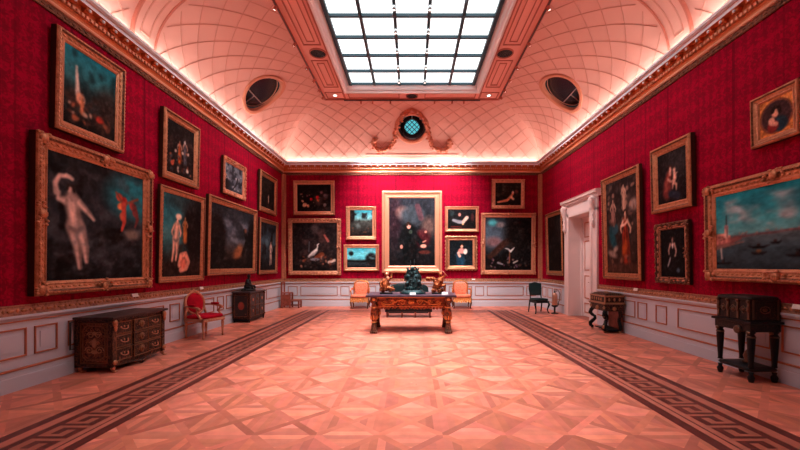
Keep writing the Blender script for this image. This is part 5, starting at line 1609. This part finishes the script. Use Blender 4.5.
def centrepiece():
    t = thing('bronze_centrepiece', 'tall green-black bronze group at the middle of the carved table', 'sculpture', (.02, TY-.05, TZ), 0)
    b = MB(); b.lathe([(.30, 0), (.31, .03), (.25, .06), (.23, .09)], 28, at=(0, 0, 0)); b.build('base', M['verdigris'], t)
    b = MB(); r = random.Random(9)
    for k in range(26):
        a = r.uniform(0, 2*PI); q = r.uniform(.05, .2); b.ball((q*math.cos(a), q*.8*math.sin(a), r.uniform(.09, .24)), (r.uniform(.04, .07),)*3, 8, 6)
    b.tube([(0, 0, .1), (.01, 0, .34), (-.01, 0, .52)], [.17, .13, .08], 12)
    for (sx, z0) in ((-1, .30), (1, .34)):
        b.tube([(sx*.08, -.06, z0), (sx*.15, -.10, z0-.06), (sx*.17, -.06, z0-.16)], [.06, .05, .035], 8)
        b.tube([(sx*.06, -.02, .48), (sx*.12, -.05, .53), (sx*.15, -.04, .42)], [.05, .042, .03], 8)
        b.ball((sx*.11, -.07, .40), (.06, .06, .07), 10, 8)
        b.tube([(sx*.12, -.02, .46), (sx*.18, -.02, .40), (sx*.19, -.03, .30)], [.04, .035, .02], 8)
    b.ball((-.01, -.02, .585), (.055, .06, .068), 10, 8); b.tube([(-.01, 0, .5), (-.01, 0, .55)], .04, 8)
    b.tube([(-.05, 0, .53), (-.11, -.02, .56), (-.12, -.02, .63)], [.035, .028, .02], 8); b.tube([(.04, 0, .53), (.10, -.02, .58), (.05, -.03, .65)], [.035, .028, .02], 8)
    for k in range(46):
        a = r.uniform(0, 2*PI); z = r.uniform(.10, .58); q = (.23-.22*(z-.1))*r.uniform(.75, 1.05)
        p = Vector((q*math.cos(a), q*.75*math.sin(a), z)); d = Vector((math.cos(a)*.05, math.sin(a)*.04, r.uniform(-.01, .07)))
        b.tube([p*.9, p, p+d], [.034, .026, .012], 6)
    b.build('figure', M['verdigris'], t, remesh=.010)
    b = MB(); b.tube([(-.05, .02, .60), (-.055, .02, .80)], .007, 6); b.tube([(.03, .02, .60), (.035, .02, .82)], .007, 6); b.build('rod', M['dark_metal'], t)
centrepiece()

def card(name, label, loc, rz, w=.11, h=.055, lean=.5, group=None):
    t = thing(name, label, 'card', loc, rz, None)
    b = MB(); b.mat = Matrix.Rotation(-lean, 4, 'X'); b.box(-w/2, w/2, -.004, .004, 0, h); b.build('card_face', M['card'], t)
card('label_card', 'small white card in front of the green-black bronze on the carved table', (.02, TY-.42, TZ), 0, .14, .05)
card('label_card', 'small white card at the foot of the gilt group with the spear', (.76, TY-.40, TZ), 0, .14, .06)
card('label_card', 'small white card on the chair rail above the nine-drawer commode', (-XW+.066, 6.5, 1.0), PI/2, .14, .06, .3)
card('label_card', 'small white card on the chair rail behind the velvet armchair', (-XW+.066, 8.55, 1.0), PI/2, .14, .06, .3)
card('label_card', 'small white card on the chair rail beside the casket on scroll legs', (XW-.066, 8.05, 1.0), -PI/2, .14, .06, .3)
card('label_card', 'small white card on the chair rail under the harbour view', (XW-.066, 4.66, 1.0), -PI/2, .14, .06, .3)
card('label_card', 'small white card on the end wall rail beside the orange armchair', (2.33, YB-.066, 1.0), 0, .12, .05, .3)

# ------------------------------------------------------------------ CASKETS ON STANDS
def casket_scroll():
    t = thing('casket_on_stand', 'brass-mounted dark casket on a stand with curling scroll legs beside the doorway', 'cabinet', (XW-.05, 8.81, 0), -PI/2)
    W, D = .75, .48
    b = MB(); b.cur = 0
    b.box(-W/2+.03, W/2-.03, -D+.03, -.01, .69, .84)
    b.cur = 1
    for z in (.69, .835): b.box(-W/2+.02, W/2-.02, -D+.02, -.0, z-.012, z+.012)
    for sx in (-1, 1):
        b.box(sx*(W/2-.04)-.02, sx*(W/2-.04)+.02, -D+.022, -D+.04, .69, .84)
    for k in range(5): b.ball((-W/2+.12+k*.105, -D+.028, .765), (.026, .012, .04), 8, 5)
    for k in range(3):
        for sx in (-1, 1): b.ball((sx*(W/2-.028), -.12-k*.12, .765), (.012, .026, .04), 8, 5)
    b.build('casket', [M['boulle'], M['brass_bright']], t)
    b = MB(); b.cur = 0
    vs = [(-W/2+.02, -D+.02, .845), (W/2-.02, -D+.02, .845), (W/2-.02, 0, .845), (-W/2+.02, 0, .845), (-W/2+.10, -D+.10, .905), (W/2-.10, -D+.10, .905), (W/2-.10, -.06, .905), (-W/2+.10, -.06, .905)]
    b.add(vs, [(0, 1, 5, 4), (1, 2, 6, 5), (2, 3, 7, 6), (3, 0, 4, 7), (4, 5, 6, 7)], False)
    b.cur = 1; b.ball((0, -D/2, .915), (.10, .05, .022), 10, 5); b.box(-W/2+.015, W/2-.015, -D+.015, -.0, .84, .858)
    b.build('lid', [M['boulle'], M['brass_bright']], t)
    b = MB(); b.cur = 0
    b.box(-W/2-.0, W/2+.0, -D, 0, .64, .665)
    b.box(-W/2+.03, W/2-.03, -D+.03, -.02, .50, .64)
    b.cur = 1
    b.box(-W/2-.006, W/2+.006, -D-.006, 0, .66, .675)
    b.ball((0, -D+.02, .555), (.06, .03, .06), 10, 6); b.ball((-W/2+.06, -D+.02, .58), (.04, .025, .04), 8, 5); b.ball((W/2-.06, -D+.02, .58), (.04, .025, .04), 8, 5)
    b.ball((W/2-.025, -D/2, .56), (.025, .05, .05), 8, 5)
    b.build('stand', [M['boulle'], M['brass_bright']], t)
    b = MB(); b.box(-W/2+.12, W/2-.06, -.06, -.03, .03, .5); b.build('back_panel', M['brown_wood'], t)
    for sx in (-1, 1):
        for y in (-D+.07, -.09):
            x = sx*(W/2-.09); o = -1 if y < -.2 else 1
            b = MB()
            q = lambda d, z: (x+sx*d*.6, y-(.8*d if o < 0 else -.0*d), z)
            b.tube([q(0, .52), q(.05, .47), q(.075, .40), q(.03, .35), q(-.02, .32)], [.04, .045, .045, .038, .03], 8)
            b.tube([q(-.03, .34), q(-.035, .26), q(.02, .20), q(.07, .15), q(.065, .09), q(.02, .06), q(.03, .03)], [.03, .038, .042, .046, .042, .036, .03], 8)
            leg = b.build('leg', M['ebony'], t)
            b = MB(); b.ball(q(.075, .40), (.04, .04, .04), 8, 6); b.ball(q(.09, .14), (.03, .03, .05), 8, 6); b.ball(q(.03, .025), (.04, .04, .024), 8, 5); b.build('leg_mount', M['brass_bright'], leg)
    b = MB(); b.box(-W/2+.05, W/2-.05, -D+.12, -.06, .045, .075); b.build('stretcher', M['ebony'], t, bevel=.006)
casket_scroll()

def casket_tall():
    t = thing('casket_on_stand', 'black lacquer casket on a tall stand with straight tapering legs under the harbour view', 'cabinet', (XW-.05, 5.15, 0), -PI/2)
    W, D = .57, .42
    b = MB(); b.cur = 0
    b.box(-W/2+.02, W/2-.02, -D+.02, -.0, .81, 1.10)
    b.cur = 1
    for k in range(4):
        x = -W/2+.045+k*(W-.09)/3
        b.box(x-.016, x+.016, -D+.008, -D+.03, .83, 1.09); b.ball((x, -D+.006, .97), (.02, .014, .05), 8, 5); b.ball((x, -D+.004, 1.07), (.022, .016, .025), 8, 5)
    for k in range(3):
        x = -W/2+.045+(k+.5)*(W-.09)/3
        b.tube([(x+.055*math.cos(i*PI/4)*(1 if i % 2 == 0 else .7), -D+.016, .96+.05*math.sin(i*PI/4)*(1 if i % 2 == 0 else .7)) for i in range(8)], .006, 5, closed=True); b.ball((x, -D+.016, .96), (.028, .01, .022), 8, 5)
    for sx in (-1, 1):
        xx = sx*(W/2-.018)
        b.tube([(xx+sx*.004, -D/2+.07*math.cos(i*PI/4), .96+.045*math.sin(i*PI/4)) for i in range(8)], .006, 5, closed=True); b.ball((xx, -D/2, .96), (.01, .035, .024), 8, 5)
        b.box(xx-.008, xx+.01, -D+.04, -D+.06, .83, 1.09); b.box(xx-.008, xx+.01, -.05, -.03, .83, 1.09)
    b.build('casket', [M['boulle_black'], M['brass_dull']], t)
    b = MB(); b.cushion(-W/2+.0, W/2-.0, -D, .0, 1.06, 1.145, 9, 32, 8); b.build('lid', M['boulle_black'], t)
    b = MB(); b.box(-W/2-.035, W/2+.035, -D-.03, 0, .775, .81); b.build('ledge', M['ebony'], t, bevel=.008)
    b = MB(); b.box(-W/2+.0, W/2-.0, -D+.0, -.02, .67, .775); b.build('frieze', M['boulle_black'], t)
    b = MB(); b.lathe([(.055, .0), (.055, .02), (.03, .03), (.001, .03)], 20, mat=Matrix.Translation((.10, -D, .68)) @ Matrix.Rotation(PI/2, 4, 'X')); b.build('medallion', M['brass_dull'], t)
    for sx in (-1, 1):
        for y in (-D+.045, -.065):
            x = sx*(W/2-.04)
            b = MB(); b.lathe([(.045, .70), (.05, .66), (.032, .64), (.046, .62), (.048, .56), (.028, .22), (.034, .20)], 10, at=(x, y, 0)); b.lathe([(.03, .13), (.022, .10), (.042, .065), (.035, .03), (.028, .0)], 10, at=(x, y, 0))
            leg = b.build('leg', M['ebony'], t)
            b = MB(); b.lathe([(.05, .61), (.054, .60), (.05, .59)], 10, at=(x, y, 0)); b.ball((x, y-.04, .655), (.03, .02, .03), 8, 5); b.build('leg_mount', M['brass_dull'], leg)
    b = MB(); b.cushion(-W/2+.0, W/2-.0, -D+.01, -.02, .13, .20, 8, 28, 6); b.build('shelf', M['ebony'], t)
    b = MB(); b.lathe([(.06, .20), (.07, .22), (.035, .25), (.05, .30), (.03, .36), (.012, .38)], 14, at=(.0, -.2, 0)); b.build('finial', M['brass_dull'], t)
M['brass_dull'] = mat('dull_brass', (0.13, 0.075, 0.05, 1), 0.4, 0.6, bump=(60, 0.5, 0.01))
casket_tall()

# ------------------------------------------------------------------ SMALL FLOOR THINGS
def extinguisher():
    t = thing('fire_extinguisher', 'small copper-coloured fire extinguisher on a black stand beside the doorway', 'fire extinguisher', (4.60, 11.93, 0), 0)
    b = MB(); b.lathe([(.075, .25), (.085, .27), (.085, .58), (.06, .64), (.028, .67)], 18); b.build('cylinder', M['copper'], t)
    b = MB(); b.lathe([(.026, .66), (.03, .70), (.02, .73)], 10); b.box(-.012, .08, -.012, .012, .73, .745); b.box(-.012, .09, -.012, .012, .765, .78); b.build('valve', M['dark_metal'], t)
    b = MB(); b.tube([(.03, -.01, .72), (.12, -.02, .74), (.16, -.02, .62), (.14, -.02, .42), (.11, -.03, .36)], .016, 8); b.tube([(.11, -.03, .36), (.10, -.03, .27)], [.018, .03], 8); b.build('hose', M['grey_hose'], t)
    b = MB(); b.lathe([(.12, 0), (.12, .02), (.03, .04), (.03, .20), (.09, .23), (.10, .25), (.09, .28)], 16); b.build('stand', M['black'], t)
extinguisher()

def step_stool():
    t = thing('step_stool', 'low red-brown wooden library step standing in the corner of the room', 'step stool', (-4.40, 13.6, 0), 0)
    b = MB(); b.box(-.12, .30, -.16, .16, .24, .28); b.build('lower_tread', M['brown_wood'], t, bevel=.006)
    b = MB(); b.box(-.36, -.02, -.16, .16, .53, .57); b.build('upper_tread', M['brown_wood'], t, bevel=.006)
    for x, z in ((.28, .25), (-.04, .54), (-.34, .95)):
        for y in (-.14, .14):
            b = MB(); b.box(x-.03, x+.03, y-.025, y+.025, 0, z); b.build('post', M['brown_wood'], t, bevel=.004)
    b = MB(); b.box(-.355, -.325, -.16, .16, .91, .95); b.build('handrail', M['brown_wood'], t)
    b = MB(); b.box(-.33, -.05, -.15, -.13, .12, .5); b.build('side_panel', M['brown_wood'], t)
    b = MB(); b.box(-.33, .27, -.145, -.125, .08, .11); b.box(-.33, .27, .125, .145, .08, .11); b.box(-.33, -.05, -.145, .145, .18, .21); b.build('stretcher', M['brown_wood'], t)
step_stool()

# ------------------------------------------------------------------ LIGHT
def area(name, loc, rot, sx, sy, power, col):
    l = bpy.data.lights.new(name, 'AREA'); l.shape = 'RECTANGLE'; l.size = sx; l.size_y = sy; l.energy = power; l.color = col
    o = bpy.data.objects.new(name, l); COL.objects.link(o); o.location = loc; o.rotation_euler = rot
    return o
# daylight through the milky skylight, falling mostly straight down
SKY = area('skylight_daylight', (0, GY1-3.8, GZ-.11), (0, 0, 0), 3.7, 7.4, 335, (0.97, 0.98, 1.0))
SKY.data.spread = math.radians(60)
# warm lamp strips in the trough behind the cornice, shining up the cove
L = YB-YF-.5
cy = (YB+YF)/2
STRIP = (1.0, 0.84, 0.76)
for s in (-1, 1):
    area('cove_strip', (s*(XW-.205), cy, 5.43), (0, PI+s*-.25, 0), .06, L, 150, STRIP)
area('cove_strip', (0, YB-.205, 5.43), (PI-.25, 0, 0), 2*XW-.5, .06, 105, STRIP)
# spotlights of the ceiling tracks, then extra beams added for the dado
for s in (-1, 1):
    for i, y in enumerate(TR):
        spot_light((s*2.74, y, ZFLAT-.24), (s*XW, y+.1, 4.2), 120, 66, 1.0, WARM)
    for y in (5.2, 6.4):
        spot_light((s*2.74, y, ZFLAT-.24), (s*XW, y+.1, 4.1), 55, 66, 1.0, WARM)
for x in BK:
    spot_light((x, 11.9, ZFLAT-.24), (x*.9, YB, 4.1), 760, 56, 1.0, WARM)
for x in (-2.1, -1.0, .98, 2.05):  # beams added to brighten the end wall dado, no heads here
    spot_light((x, 11.9, ZFLAT-.24), (x*1.7, YB-.2, 0.7), 620, 44, 1.0, WARM)
for s in (-1, 1):  # second beams added at two track heads to brighten the side dado
    for y in (9.87, 11.15):
        spot_light((s*2.74, y, ZFLAT-.24), (s*(XW-.2), y+.8, 0.8), 300, 42, 1.0, WARM)

for x in (-GX+2*GX*2/5, -GX+2*GX*3/5):            # lamps under the skylight bars, thrown at the end wall
    sg = -1 if x < 0 else 1
    spot_light((x, 8.65, GZ-.28), (sg*1.4, YB, .5), 1150, 30, 1.0, WARM)
    spot_light((x, 9.43, GZ-.28), (sg*3.6, YB, .5), 1000, 34, 1.0, WARM)

w = bpy.data.worlds.new('world'); SC.world = w; w.use_nodes = True
w.node_tree.nodes['Background'].inputs['Color'].default_value = (0.02, 0.018, 0.02, 1)

# ------------------------------------------------------------------ CAMERA
cam = bpy.data.cameras.new('camera'); co = bpy.data.objects.new('camera', cam); COL.objects.link(co)
co.location = (0, 0, CAMZ); co.rotation_euler = (PI/2, 0, 0)
cam.sensor_width = 36; cam.lens = 370*36/800
cam.shift_x = -12/800; cam.shift_y = 40.5/800
SC.camera = co
SC.view_settings.view_transform = 'Standard'; SC.view_settings.look = 'None'
SC.view_settings.exposure = 0; SC.view_settings.gamma = 1; SC.view_settings.use_curve_mapping = False
